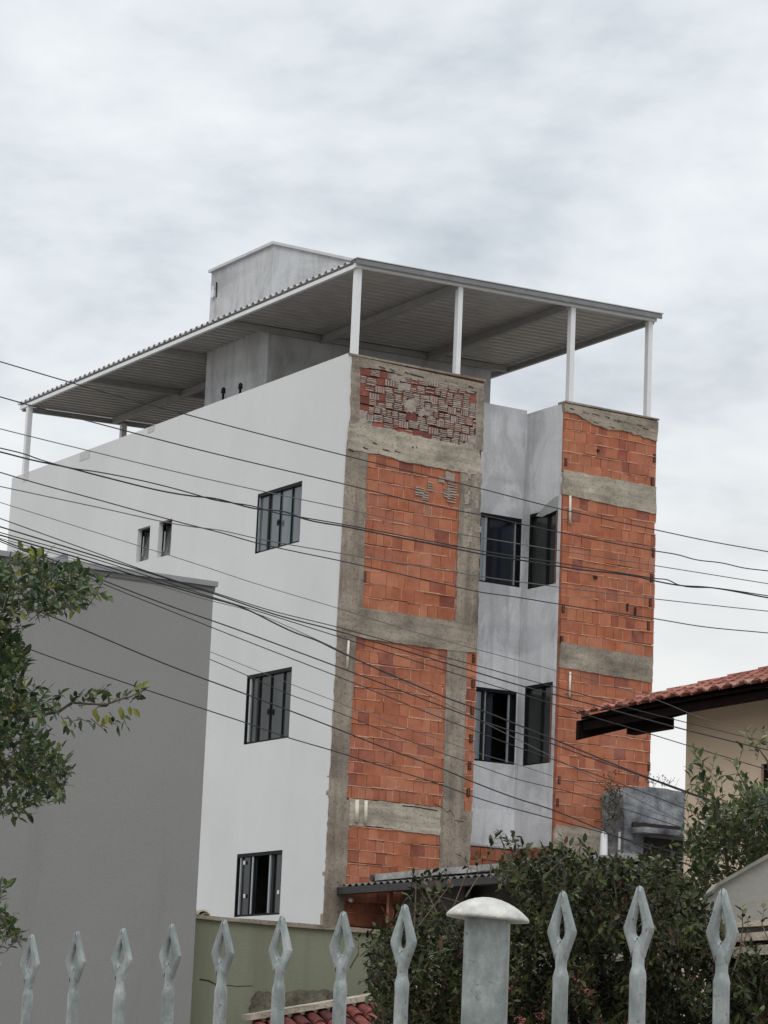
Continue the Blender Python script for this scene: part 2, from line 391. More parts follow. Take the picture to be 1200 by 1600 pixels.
def brick_panel(name, px, mat=None, rows_h=.2, Y0=.004, strip=None, vert_top=False):
    """px: four pixel corners TL,TR,BR,BL -> bricks laid in courses inside that quadrilateral"""
    TL, TR, BR, BL = [FR(*q) for q in px]
    zt, zb = (TL[1] + TR[1]) / 2, (BL[1] + BR[1]) / 2
    n = max(1, round((zt - zb) / rows_h)); h = (zt - zb) / n
    mb = MB(); mo = MB()
    for i in range(n):
        z0 = zb + i * h; z1 = z0 + h; t = (z0 - zb) / (zt - zb)
        xl = BL[0] + (TL[0] - BL[0]) * t; xr = BR[0] + (TR[0] - BR[0]) * t
        x = xl - random.uniform(0, .12); ph = random.uniform(0, 6)
        wav = lambda xx: .010 * math.sin(xx * 2.3 + ph)
        last = i == 0 and vert_top
        while x < xr - .02:
            wd = .125 if last else random.choice((.14, .19, .19, .19, .15, .29, .29, .24))
            a, b = max(x, xl), min(x + wd, xr)
            if b - a > .03:
                g_ = .0035; dz = random.uniform(-.002, .002) + wav(a); ydep = Y0 + random.uniform(-.003, .003)
                mb.box(a + g_, b - g_, ydep, .04, z0 + g_ + dz, z1 - g_ + dz, .0028)
                if random.random() < .5:
                    mo.box(b - .005, b + .004, Y0 + random.uniform(-.006, .003), .04, z0 + .01 + dz, z1 - random.uniform(0, .06) + dz, .002)
            x += wd
        # squeezed bed joint, broken into runs
        x = xl
        while x < xr:
            L_ = random.uniform(.08, .4); b = min(x + L_, xr)
            th = random.uniform(.004, .0085); pro = random.choice((-.013, -.009, -.006, -.004, .004))
            mo.box(x, b, Y0 + pro, .04, z1 - th + wav(x), z1 + th + wav(x), .0025); x = b
    p = obj(name, mb, mat or BRICK, B); obj('mortar_joint', mo, MORTAR, p)
    return p
def ragged(name, px, mat, y, Y=0.0, amp=.012, keep=()):
    m = MB(); m.prism(jag([FR(*q) for q in px], .08, amp, keep), fX, y, .06); return obj(name, m, mat, B)

# left section -----------------------------------------------------
brick_panel('brick_panel', [(571, 708), (722, 736), (713, 974), (563, 950)])
brick_panel('brick_panel', [(551, 993), (701, 1016), (691, 1262), (539, 1246)], vert_top=True)
brick_panel('brick_panel', [(728, 1016), (746, 1020), (738, 1272), (722, 1270)])
brick_panel('brick_panel', [(540, 1288), (690, 1304), (684, 1452), (534, 1450)])
ragged('concrete_column', [(541, 700), (574, 706), (566, 950), (528, 948)], CONCC, -.012, keep=(3,))
ragged('concrete_column', [(719, 733), (752, 728), (746, 985), (711, 975)], CONCC, -.013)
ragged('concrete_column', [(527, 990), (556, 996), (541, 1250), (513, 1246)], CONCC, -.014)
ragged('concrete_column', [(698, 1014), (729, 1018), (724, 1270), (691, 1262)], CONCC, -.012)
ragged('concrete_column', [(514, 1244), (546, 1250), (536, 1460), (503, 1456)], CONCC, -.016)
ragged('concrete_column', [(689, 1262), (738, 1268), (730, 1400), (684, 1400)], CONCC, -.015)
ragged('concrete_beam', [(545, 664), (560, 660), (748, 703), (753, 742), (719, 738), (640, 724), (600, 712), (574, 708), (541, 702)], CONCL, -.020)
ragged('concrete_beam', [(528, 944), (746, 976), (744, 1020), (700, 1016), (554, 996), (526, 992)], CONC, -.020, amp=.008)
ragged('concrete_beam', [(545, 1247), (692, 1262), (689, 1306), (640, 1300), (575, 1290), (544, 1290)], CONCL, -.010, amp=.010)
ragged('concrete_beam', [(550, 556), (755, 600), (753, 616), (700, 606), (640, 590), (600, 578), (562, 574), (560, 662), (546, 668)], CONC, -.016, amp=.014, keep=(0,))
ragged('concrete_beam', [(743, 612), (756, 612), (754, 705), (743, 703)], CONC, -.017, amp=.012)
# cracks in the lower beam
m = MB(); pts = [FR(u, v) for u, v in ((678, 1256), (690, 1262), (697, 1269), (703, 1266), (708, 1274), (709, 1282), (724, 1284))]
for (a, b) in zip(pts, pts[1:]): m.prism([(a[0], a[1] - .006), (b[0], b[1] - .006), (b[0], b[1] + .006), (a[0], a[1] + .006)], fX, -.017, -.0175 + .004)
pts = [FR(u, v) for u, v in ((628, 1259), (650, 1261), (672, 1265), (683, 1267))]
for (a, b) in zip(pts, pts[1:]): m.prism([(a[0], a[1] - .009), (b[0], b[1] - .009), (b[0], b[1] + .008), (a[0], a[1] + .008)], fX, -.013, -.009)
obj('crack', m, HOLE, B)

# scored, mortar-smeared parapet panel
rd, gr = MB(), MB()
TL, TR, BR_, BL = [FR(*q) for q in ((560, 574), (746, 606), (743, 706), (558, 664))]
nr = 8
for i in range(nr):
    t0, t1 = i / nr, (i + 1) / nr
    x = BL[0]
    while x < BR_[0] - .05:
        wd = random.choice((.10, .13, .15, .19, .19)); b = min(x + wd, BR_[0]); f_ = (x - BL[0]) / (BR_[0] - BL[0])
        zb = BL[1] + (BR_[1] - BL[1]) * f_; zt = TL[1] + (TR[1] - TL[1]) * f_
        jz = random.uniform(-.02, .02); z0 = zb + (zt - zb) * t0 + (jz if i else 0); z1 = zb + (zt - zb) * t1 + (jz if i < nr - 1 else 0)
        rd.box(x + .002, b - .002, -.004 + random.uniform(-.004, .004), .04, z0 + .002, z1 - .002, .003)
        q = random.random() * 1.04; edge = f_ < .06 or (i == 0 and .25 < f_ < .6) or (i > 4 and f_ < .2)
        if edge and q < .6:
            pass
        elif q < .76:      # horizontal ribs with mortar on them
            k = 4
            for r_ in range(k):
                if random.random() < .06: continue
                zz = z0 + (z1 - z0) * (r_ + .5) / k; hh = (z1 - z0) / k * random.uniform(.20, .40)
                gr.prism(jag([(x + random.uniform(0, .03), zz - hh), (b - random.uniform(0, .03), zz - hh), (b - random.uniform(0, .03), zz + hh), (x + random.uniform(0, .03), zz + hh)], .04, .005), fX, -.016 + random.uniform(-.006, .004), 0)
        elif q < .90:      # vertical ribs
            k = 4
            for r_ in range(k):
                xx = x + (b - x) * (r_ + .5) / k; ww = (b - x) / k * random.uniform(.22, .4)
                gr.prism(jag([(xx - ww, z0 + .01), (xx + ww, z0 + .01), (xx + ww, z1 - .01), (xx - ww, z1 - .01)], .05, .005), fX, -.016 + random.uniform(-.006, .004), 0)
        elif q < 1.0:      # plain smear over the whole brick
            gr.prism(jag([(x - .03, z0 - .01), (b + random.uniform(0, .08), z0 + .02), (b + .02, z1 + random.uniform(0, .05)), (x - random.uniform(0, .05), z1 - .02)], .03, .022), fX, -.013 + random.uniform(-.004, .004), 0)
        x = b
p = obj('scored_brick_panel', rd, ROUGHRED, B); obj('mortar_smear', gr, SMEAR, p)
# mortar smears over the upper right of the first brick field and other stray smears
gr = MB()
for (u, v, s) in ((655, 768, 1), (664, 775, .8), (703, 745, 1), (706, 762, 1.1), (705, 778, 1), (690, 750, .7), (672, 760, .6), (698, 770, .7)):
    x, z = FR(u, v)
    if random.random() < .5:
        gr.prism(jag([(x - .09 * s, z - .07 * s), (x + .08 * s, z - .08 * s), (x + .09 * s, z + .06 * s), (x - .08 * s, z + .08 * s)], .04, .018), fX, -.014, 0)
    else:
        for k in range(4): gr.prism(jag([(x - .08 * s, z - .07 + k * .04), (x + .08 * s, z - .075 + k * .04), (x + .08 * s, z - .055 + k * .04), (x - .08 * s, z - .05 + k * .04)], .05, .006), fX, -.016, 0)
for k in range(26):      # light drips and repairs on the upper right column
    u = random.uniform(724, 750); v = random.uniform(720, 870); x, z = FR(u, v); s = random.uniform(.4, 1)
    gr.prism(jag([(x - .04 * s, z - .07 * s), (x + .04 * s, z - .07 * s), (x + .04 * s, z + .07 * s), (x - .04 * s, z + .07 * s)], .03, .014), fX, -.0165 - .0002 * k, 0)
obj('mortar_smear', gr, SMEAR, B)

def holes_strip(pts, w=.05, h=.15, Y=-.004):
    m = MB(); m2 = MB()
    for (u, v) in pts:
        x, z = FR(u, v)
        m.box(x - w / 2, x + w / 2, Y - .004, .03, z - h / 2, z + h / 2)
        m2.box(x - .003, x + .003, Y - .008, Y - .003, z - h / 2, z + h / 2)
        for q in (-.25, 0, .25): m2.box(x - w / 2, x + w / 2, Y - .0085, Y - .0035, z + q * h - .003, z + q * h + .003)
    p = obj('hollow_brick_end', m, HOLE, B); obj('brick_web', m2, plain('brick_web', (.24, .085, .055), .9), p)
holes_strip([(740, 1029), (739, 1069), (737.5, 1110), (735.5, 1154), (733.5, 1196), (731.5, 1238)], .06, .13, -.008)
holes_strip([(884, 722), (880, 951), (878, 1000), (873.5, 1219), (871, 1254)], .05, .13)
holes_strip([(1022.5, 716), (1019, 752), (1020, 864), (1018, 903), (1016, 942), (1013, 978), (1014, 1198)], .05, .14)
m = MB(); x, z = FR(567, 901); m.box(x - .085, x + .06, -.008, .03, z - .08, z + .08); obj('missing_brick', m, plain('dark_brick_face', (.10, .045, .035), .9, 0, .3, 15), B)

# right section ------------------------------------------------------
brick_panel('brick_panel', [(882, 636), (1027, 664), (1024, 764), (879, 737)])
brick_panel('brick_panel', [(880, 770), (1025, 801), (1021, 1030), (876, 1005)])
brick_panel('brick_panel', [(875, 1040), (1020, 1066), (1013, 1310), (867, 1292)])
brick_panel('brick_panel', [(867, 1342), (1013, 1360), (1010, 1460), (862, 1450)])
ragged('concrete_beam', [(881, 734), (1025, 761), (1025, 803), (960, 790), (879, 772)], CONCL, -.014, amp=.010, keep=(3,))
ragged('concrete_beam', [(876, 1003), (1020, 1028), (1019, 1067), (950, 1056), (874, 1042)], CONC, -.014, amp=.008)
ragged('concrete_beam', [(868, 1289), (1014, 1302), (1012, 1362), (864, 1346)], CONCL, -.014, amp=.008)
ragged('concrete_beam', [(881, 630), (1028, 659), (1026, 690), (985, 676), (950, 672), (928, 664), (905, 650), (882, 643)], CONC, -.018, amp=.018, keep=(0,))
# dark scores in the top band
m = MB()
for (u, v, l) in ((893, 639, .1), (915, 645, .12), (930, 648, .16), (948, 652, .1), (965, 658, .18), (978, 660, .1), (998, 664, .1), (1008, 670, .12), (930, 660, .1), (955, 668, .12), (940, 668, .05)):
    x, z = FR(u, v); m.prism(jag([(x - l / 2, z - .008), (x + l / 2, z - .018), (x + l / 2, z), (x - l / 2, z + .01)], .03, .008), fX, -.0195, -.015)
for (u, v, l) in ((596, 574, .12), (612, 578, .08), (640, 584, .2), (655, 588, .16), (735, 605, .1), (740, 612, .1), (570, 700, .1), (602, 703, .12), (620, 706, .1), (650, 699, .03), (548, 703, .1), (585, 693, .08)):
    x, z = FR(u, v); m.prism(jag([(x - l / 2, z - .006), (x + l / 2, z - .024), (x + l / 2, z - .004), (x - l / 2, z + .014)], .03, .008), fX, -.0225, -.015)
obj('surface_crack', m, plain('dark_crevice', (.05, .045, .04), .95), B)
m = MB()
for (pts, r_) in (([(890, 775), (889.5, 818)], .022), ([(890, 1050), (889, 1089)], .02), ([(557, 1250), (556, 1285)], .035), ([(571, 1251), (570, 1287)], .03), ([(544, 1000), (541, 1045)], .02)):
    a, b = FR(*pts[0]), FR(*pts[1]); m.tube([(a[0], -.018, a[1]), (b[0], -.018, b[1])], r_, 8)
obj('conduit_pipe', m, PVC, B, True)
m = MB()
for (u, v, wd, h) in ((930, 902, .07, .05), (980, 949, .03, .13), (992, 955, .03, .13), (934, 704, .05, .04), (914, 1116, .14, .04), (644, 699.5, .03, .03)):
    x, z = FR(u, v); m.prism(jag([(x - wd / 2, z - h / 2), (x + wd / 2, z - h / 2), (x + wd / 2, z + h / 2), (x - wd / 2, z + h / 2)], .02, .006), fX, -.0205, .0)
obj('brick_hole', m, HOLE, B)
# brick base under the recess
mb = MB()
for i in range(28):
    x = W1 - random.uniform(0, .15); z = 5.60 - (i + 1) * .2
    while x < W2:
        wd = random.choice((.14, .19, .29)); mb.box(max(x, W1) + .006, min(x + wd, W2) - .006, REC + .0 + random.uniform(-.006, .006), REC + .1, z + .006, z + .194, .003); x += wd
obj('brick_base', mb, BRICK, B)
m = MB(); m.box(W1, W2, REC + .05, REC + .15, 0, 5.62); m.box(W2, W2 + .15, .18, REC, 0, 5.62); obj('recess_wall', m, BRICKD, B)

m = MB(); m.prism(jag([SD(u, v, W2) for u, v in ((838, 806), (852, 790), (868, 776), (873, 775), (872, 796), (846, 808))], .05, .006), fY, W2 - .004, W2 + .01)
obj('damp_stain', m, cement('damp_plaster', (.40, .41, .405), (.33, .34, .335), (.25, .26, .25)), B)
m = MB(); m.prism(jag([FR(u, v, REC) for u, v in ((734, 1262), (818, 1268), (815, 1326), (730, 1318))], .07, .010), fX, REC - .005, REC + .01)
obj('plaster_coat', m, cement('paler_plaster', (.74, .75, .77), (.66, .665, .68), (.45, .455, .45)), B)
# windows ------------------------------------------------------------
def window(fn, h, depth, mull, glass, handle=None, fr=.035, soffit=FRAME, open_gap=None, pale=()):
    """fn maps (a,z),d -> 3D with d increasing into the wall; mull: list of (fraction, width)"""
    a0, a1, z0, z1 = h; W = a1 - a0; f = MB()
    def bar(x0, x1, y0, y1, d0=depth, d1=depth + .05): f.prism([(x0, y0), (x1, y0), (x1, y1), (x0, y1)], fn, d0, d1)
    e_ = .003
    bar(a0 + e_, a1 - e_, z0 + e_, z0 + fr); bar(a0 + e_, a1 - e_, z1 - fr * 1.6, z1 - e_); bar(a0 + e_, a0 + .02, z0 + e_, z1 - e_, .004, depth - .001); bar(a1 - .02, a1 - e_, z0 + e_, z1 - e_, .004, depth - .001); bar(a0 + .02, a1 - .02, z1 - .055, z1 - e_, .004, depth - .001)
    bar(a0 + e_, a0 + fr, z0 + fr, z1 - fr * 1.6); bar(a1 - fr, a1 - e_, z0 + fr, z1 - fr * 1.6)
    for (q, wd) in mull:
        c = a0 + W * q; bar(c - wd / 2, c + wd / 2, z0 + fr, z1 - fr * 1.6, depth - .004, depth + .046)
    o = obj('window', f, FRAME, B)
    g_ = MB()
    spans = [(a0 + fr, a1 - fr)] if not open_gap else [(a0 + fr, a0 + W * open_gap[0]), (a0 + W * open_gap[1], a1 - fr)]
    for s in spans: g_.prism([(s[0], z0 + fr), (s[1], z0 + fr), (s[1], z1 - fr * 1.6), (s[0], z1 - fr * 1.6)], fn, depth + .02, depth + .028)
    obj('window_pane', g_, glass, o)
    if pale:
        g2 = MB()
        for (q, wd) in pale:
            c = a0 + W * q; g2.prism([(c - wd / 2, z0 + fr + .004), (c + wd / 2, z0 + fr + .004), (c + wd / 2, z1 - fr * 1.6 - .004), (c - wd / 2, z1 - fr * 1.6 - .004)], fn, depth - .012, depth + .015)
        obj('sash_profile', g2, FRAMEL, o)
    if handle:
        q, zq = handle; c = a0 + W * q; zc = z0 + (z1 - z0) * zq; k = MB(); p0 = Vector(fn((c, zc), depth - .03))
        ring = [(.004, -.06), (.02, -.045), (.03, -.02), (.032, .01), (.024, .04), (.006, .055)]
        k.loft([[tuple(p0 + Vector((0, r_ * math.cos(t), zz)) + Vector((1, 0, 0)) * r_ * .5 * math.sin(t)) for t in [2 * math.pi * i / 10 for i in range(10)]] for r_, zz in ring])
        obj('handle', k, FRAME, o, True)
    return o
# side wall: the left of the picture is the far (large Y) end
inX = lambda p, d: (-.02 + d, p[0], p[1])
window(inX, wa, .030, [(1 - .25, .055), (1 - .50, .018), (1 - .76, .018)], GLASS, (1 - .5, .42), pale=[(.97, .02)])
window(inX, wb, .030, [(1 - .25, .06), (1 - .52, .016), (1 - .80, .022)], GLASSD, (1 - .52, .42), pale=[(.93, .05)])
window(inX, wc, .030, [(.30, .04), (.64, .04), (.72, .03), (.20, .02)], GLASSD, None, open_gap=(.32, .60), pale=[(.66, .045), (.28, .04), (.93, .03)])
# little white stickers on the lowest window
m = MB()
for (u, v) in ((382, 1348), (382, 1400), (435, 1394)):
    y, z = SD(u, v, .01); m.prism([(y - .03, z - .03), (y + .03, z - .03), (y + .03, z + .03), (y - .03, z + .03)], fY, .004, .007)
obj('paper_sticker', m, plain('white_paper', (.6, .6, .6), .8), B)
# small bathroom windows with a tilted sash each
for h in (s1, s2):
    a0, a1, z0, z1 = h; f = MB(); e_ = .003
    for (x0, x1, y0, y1) in ((a0 + e_, a1 - e_, z0 + e_, z0 + .03), (a0 + e_, a1 - e_, z1 - .04, z1 - e_), (a0 + e_, a0 + .03, z0 + .03, z1 - .04), (a1 - .03, a1 - e_, z0 + .03, z1 - .04)):
        f.prism([(x0, y0), (x1, y0), (x1, y1), (x0, y1)], fY, .06, .11)
    o = obj('window', f, FRAME, B)
    q = MB(); q.quad((.13, a0 + .03, z1 - .05), (.13, a1 - .03, z1 - .05), (.04, a1 - .03, z0 + .03), (.04, a0 + .03, z0 + .03)); q.quad((.135, a0 + .03, z1 - .05), (.135, a1 - .03, z1 - .05), (.045, a1 - .03, z0 + .03), (.045, a0 + .03, z0 + .03))
    obj('window_pane', q, GLASSG, o)
    q = MB(); c = (a0 + a1) / 2 + .05; q.obox((.005, c, z0 + .1), Vector((.012, 0, 0)), Vector((0, .022, 0)), Vector((.03, .05, .36))); obj('stay_arm', q, FRAMEL, o)
inY = lambda p, d: (p[0], REC + d, p[1])
inR = lambda p, d: (W2 + d, p[0], p[1])
window(inY, rw, .06, [(.24, .05), (.93, .03)], GLASSB, pale=[(.17, .05), (.89, .02)], fr=.03)
window(inY, rw2, .06, [(.245, .04), (.93, .03)], GLASSB, pale=[(.30, .02), (.86, .03)], fr=.03, open_gap=(.50, .86))
window(inR, tw, .05, [(.40, .07)], GLASSG, fr=.035)
window(inR, tw2, .05, [(.44, .05)], GLASSG, fr=.035)
for h in (rw, rw2):
    q = MB(); q.prism([(h[0] + .035, h[2] + .035), (h[0] + .17, h[2] + .035), (h[0] + .17, h[3] - .07), (h[0] + .035, h[3] - .07)], inY, .052, .060); obj('sliding_pane', q, GLASSL, B)
# something pale hanging inside the lower recess window
q = MB(); p0 = Vector((3.75, REC + .3, 7.72)); q.tube([p0, p0 + Vector((.10, 0, -.02)), p0 + Vector((.19, .02, -.06))], [.012, .022, .01], 6); obj('hanging_cloth', q, plain('pale_cloth', (.5, .48, .46), .8), B, True)

# roof room (stair and tank tower) ---------------------------------
TX0, TX1, TY0, TY1, TZ = 1.0, 5.66, 4.45, 6.70, 16.07
m = MB(); wall_holes(m, fX, TX0 + .002, TX1 - .002, 11.9, TZ, [(1.22, 1.62, 13.0, 13.62)], TY0, TY0 + .12)
wall_holes(m, fY, TY0 + .122, TY1, 11.9, TZ, [], TX0, TX0 + .12); wall_holes(m, fY, TY0 + .122, TY1, 11.9, TZ - .05, [], TX1 - .12, TX1)
m.box(TX0 + .12, TX1 - .12, TY1 - .12, TY1 - .001, 11.9, TZ)
tower = obj('roof_room', m, TOWER, B)
m = MB(); m.box(TX0 - .05, TX1 + .04, TY0 - .05, TY0 + .16, TZ, TZ + .05); m.box(TX0 - .05, TX0 + .14, TY0 + .16, TY1 + .05, TZ, TZ + .05); m.box(TX0 + .14, TX1, TY0 + .16, TY1, TZ - .02, TZ + .02)
obj('roof_flashing', m, FLASHL, tower)
m = MB(); m.box(1.22, 1.62, TY0 + .05, TY0 + .07, 13.0, 13.62); obj('room_opening', m, HOLE, tower)
m = MB(); y, z = SD(335, 458, 1.0); m.box(.95, 1.0, y - .05, y + .05, z - .08, z + .05); m.tube([(.96, y - .01, z + .12), (.96, y - .02, z - .10)], .02, 6); obj('wall_fitting', m, PAINT, tower)
m = MB(); m.tube([(.98, y - .10, z + .18), (.98, y - .11, z - .10)], .012, 6); obj('rusty_bracket', m, TIMBER, tower)
for (u, v0, v1) in ((347, 628, 606), (374, 616, 599)):
    X_ = .6; y0, z0 = SD(u, v0 + 20, X_); y1, z1 = SD(u, v1, X_); m = MB()
    m.tube([(X_, y0, z0), (X_, y0, z1 - .12), (X_, y0, z1 - .10), (X_, y0, z1 - .02), (X_, y0, z1)], [.022, .022, .042, .036, .012], 8); obj('vent_pipe', m, FRAME, B, True)

# canopy -----------------------------------------------------------
def cz(x, y): return 14.505 + .030 * x - .003 * y
CXA, CXB, CYA, CYB = .0, 6.07, -.08, 12.66
m = MB(); pts = []; y = CYA; pitch = .2
while y < CYB:
    for dy, dz in ((0, 0), (.09, 0), (.112, .042), (.175, .042), (.197, 0)): pts.append((min(y + dy, CYB), dz))
    y += pitch
prof = []
for p_ in pts:
    if not prof or p_[0] > prof[-1][0] + 1e-4: prof.append(p_)
xs = [CXA, 2.0, 4.2, CXB]; n = len(prof); th = .006
for lay in (0, 1):
    for x in xs:
        for (yy, dz) in prof: m.v.append((x, yy, cz(x, yy) + dz + .055 - (0 if lay == 0 else th)))
for lay in (0, 1):
    for i in range(len(xs) - 1):
        for k in range(n - 1):
            a = lay * len(xs) * n + i * n + k; m.f.append((a, a + 1, a + n + 1, a + n) if lay else (a, a + n, a + n + 1, a + 1))
for k in range(n - 1):
    for i in (0, len(xs) - 1):
        a = i * n + k; b = len(xs) * n + a; m.f.append((a, a + 1, b + 1, b))
canopy = obj('roof_canopy', m, SHEET, B)
def lintel(name, p, q, w_, h_, mt, parent):
    p, q = Vector(p), Vector(q); d = (q - p); t = d.normalized(); s_ = Vector((0, 0, 1)).cross(t).normalized() * w_; up = Vector((0, 0, h_)); k = MB(); k.obox(p - s_ / 2, d, s_, up); return obj(name, k, mt, parent)
def top(x, y): return cz(x, y) + .045
lintel('edge_beam', (.02, .0, top(0, 0) - .085), (6.02, .0, top(6.0, 0) - .085), .06, .075, PAINT, canopy)
lintel('edge_beam', (.05, .03, top(0, 0) - .095), (.05, 12.55, top(0, 12.6) - .095), .06, .065, PAINT, canopy)
lintel('edge_beam', (5.98, .03, top(6.0, 0) - .12), (5.98, 12.5, top(6.1, 12.6) - .12), .06, .10, BEAMM, canopy)
lintel('edge_beam', (.08, 12.55, top(0, 12.5) - .12), (5.94, 12.55, top(6, 12.5) - .12), .06, .10, BEAMM, canopy)
for x in (2.05, 4.25): lintel('purlin', (x, .04, top(x, 0) - .13), (x, 12.5, top(x, 12.5) - .13), .08, .12, BEAMM, canopy)
for (x0, x1) in ((.06, 1.98), (2.1, 4.2), (4.32, 5.94)):
    for yy in (4.38, 6.8, 9.6):
        lintel('cross_beam', (x0, yy, top(x0, yy) - .11), (x1, yy, top(x1, yy) - .11), .07, .10, BEAMM, canopy)
k = MB(); k.obox((CXA, CYA - .03, cz(CXA, 0) + .0), Vector((CXB - CXA, 0, .030 * (CXB - CXA))), Vector((0, .024, 0)), Vector((0, 0, .080))); obj('front_flashing', k, FLASH, canopy)
k = MB(); k.obox((CXA - .01, CYA - .045, cz(CXA, 0) + .087), Vector((CXB - CXA + .03, 0, .030 * (CXB - CXA))), Vector((0, .16, 0)), Vector((0, 0, .014))); obj('flashing_lip', k, FLASHL, canopy)
def post(x, y, w_, z0, mt=PAINT):
    k = MB(); k.box(x - w_ / 2, x + w_ / 2, y - .05, y + .05, z0, top(x, y) - .07 - (.05 if y > 1 else .016)); return obj('canopy_post', k, mt, canopy)
for x, w_ in ((.12, .10), (2.06, .085), (4.31, .09), (5.92, .085)): post(x, .055, w_, (TOPL if x < 3 else TOPR) + .006)
post(.07, 12.2, .10, TOPL + .001); post(2.24, 12.45, .11, TOPR + .021); post(4.2, 12.45, .1, TOPR + .021); post(5.9, 12.3, .1, TOPR + .0)

# ================================================================== grey neighbour on the left
GY = -12.0; gx, gz = FR(334, 917, GY); gx -= .0
N1 = thing('neighbouring_house', (-15, -8, 0), 'plain dark grey rendered house wall, left of and in front of the white building', 'house')
m = MB(); m.box(-22.5, gx, GY, -5.0, 0, gz); obj('wall', m, GREYW, N1)
m = MB(); m.box(-22.5, gx + .035, GY - .03, GY + .17, gz + .001, gz + .055); m.box(gx - .13, gx + .035, GY + .171, -5, gz + .001, gz + .055)
obj('parapet_flashing', m, plain('zinc_flashing', (.24, .245, .25), .5, .1, .12, 4), N1)
m = MB(); m.box(-22.5, gx + .012, GY - .012, GY - .002, gz - .05, gz - .001); obj('drip_edge', m, plain('dark_zinc', (.10, .10, .105), .5), N1)
x0, z0 = FR(72, 880, -11.6); x1, z1 = FR(98, 864, -11.6); x2, z2 = FR(108, 882, -11.6); x3, z3 = FR(140, 890, -11.6)
m = MB(); m.prism([(x0, z0 - .1), (x0, z0), (x1, z1 - .01), (x1 + .06, z1), (x2, z2 - .02), (x3, z3), (x3, z3 - .15)], fX, -11.6, -10.9); obj('roof_hood', m, FLASH, N1)

# green boundary wall -------------------------------------------------
GW = -11.72
xa, za = FR(304, 1436, GW); xb, zb = FR(600, 1466, GW)
GWT = thing('boundary_wall', (-6, GW, 0), 'olive green rendered garden wall with worn coping below the white building', 'wall')
m = MB(); m.box(gx + .004, 1.0, GW, GW + .2, 0, za); obj('wall', m, GREENW, GWT)
m = MB(); m.prism(jag([(gx + .004, za + .001), (1.0, zb + .012), (1.0, zb + .05), (gx + .004, za + .045)], .2, .004), fX, GW - .04, GW + .24); obj('coping', m, CONC, GWT)
m = MB()
pts = [FR(u, v, GW) for u, v in ((312, 1530), (325, 1532), (336, 1537), (338, 1545), (352, 1539), (372, 1541), (395, 1540))]
for i, (a, b) in enumerate(zip(pts, pts[1:])):
    t = .007 if i < 3 else .003; m.prism([(a[0], a[1] - t), (b[0], b[1] - t), (b[0], b[1] + t * .5), (a[0], a[1] + t)], fX, GW - .004, GW + .002)
obj('crack', m, HOLE, GWT)
m = MB(); m.prism(jag([FR(u, v, GW) for u, v in ((388, 1592), (392, 1560), (402, 1548), (440, 1552), (470, 1546), (530, 1548), (545, 1556), (560, 1600))], .05, .014), fX, GW - .012, GW + .002)
obj('bare_patch', m, concrete('exposed_render', (.16, .14, .105), (.08, .07, .055), (.24, .21, .16), (1, 1, 1), 6), GWT)
m = MB()
for k, (u, v, r_) in enumerate(((311, 1425, .062), (316, 1428, .05))):
    x, z = FR(u, v, GW + .08); rings = []
    for j in range(2):
        yy = GW - .03 + j * .26 + k * .03
        arc = [math.pi * i / 8 for i in range(9)]
        rings.append([(x + math.cos(a) * r_ * 1.4, yy, z - .05 + math.sin(a) * r_ * 1.2) for a in arc] + [(x + math.cos(a) * r_ * 1.15, yy, z - .05 + math.sin(a) * r_ * .9) for a in arc[::-1]])
    m.loft(rings)
tag(obj('ridge_tile', m, PVC), 'cream curved ridge tile on the green wall coping beside the dark grey house', 'roof tile')

# low red tiled roof in front of the green wall -------------------------
LR = thing('shed_roof', (-6, -13.5, 0), 'low red tiled shed roof with a pale edging below the green wall', 'roof')
LY = -12.4
ax, az = FR(393, 1590, LY); bx, bz = FR(760, 1528, LY); sl_ = (bz - az) / (bx - ax)
m = MB(); x = ax
while x < bx + 1.0:
    z = az + sl_ * (x - ax)
    for j in range(12):
        d = j * .2; w_ = .15
        arc = [math.pi * i / 6 for i in range(7)]
        ring = lambda dd, lift, rr: [(x + w_ / 2 + math.cos(a) * rr, LY - dd, z - .05 - dd * .55 + lift + math.sin(a) * rr * .7) for a in arc] + [(x + w_ / 2 + math.cos(a) * rr * .86, LY - dd, z - .05 - dd * .55 + lift + math.sin(a) * rr * .55) for a in arc[::-1]]
        jj = random.uniform(-.006, .006)
        m.loft([ring(d, .0 + jj, .066), ring(d + .23, .020 + jj, .078)])
    x += w_
obj('roof_tile', m, REDTILE, LR)
m = MB(); m.quad((ax, LY, az - .06), (bx + 2, LY, az + sl_ * (bx + 2 - ax) - .06), (bx + 2, LY - 2.4, az + sl_ * (bx + 2 - ax) - .06 - 1.32), (ax, LY - 2.4, az - .06 - 1.32)); obj('roof_deck', m, TIMBER, LR)
m = MB(); m.prism([(ax - .05, az - .03), (bx + 2, bz + sl_ * 2 - .03), (bx + 2, bz + sl_ * 2 + .03), (ax - .05, az + .028)], fX, LY - .08, LY + .12); obj('roof_edging', m, CONCL, LR)
m = MB(); m.box(ax + .1, bx + 1.8, LY - 2.1, LY + .05, 0, az - 1.3); obj('wall', m, OLDC, LR)

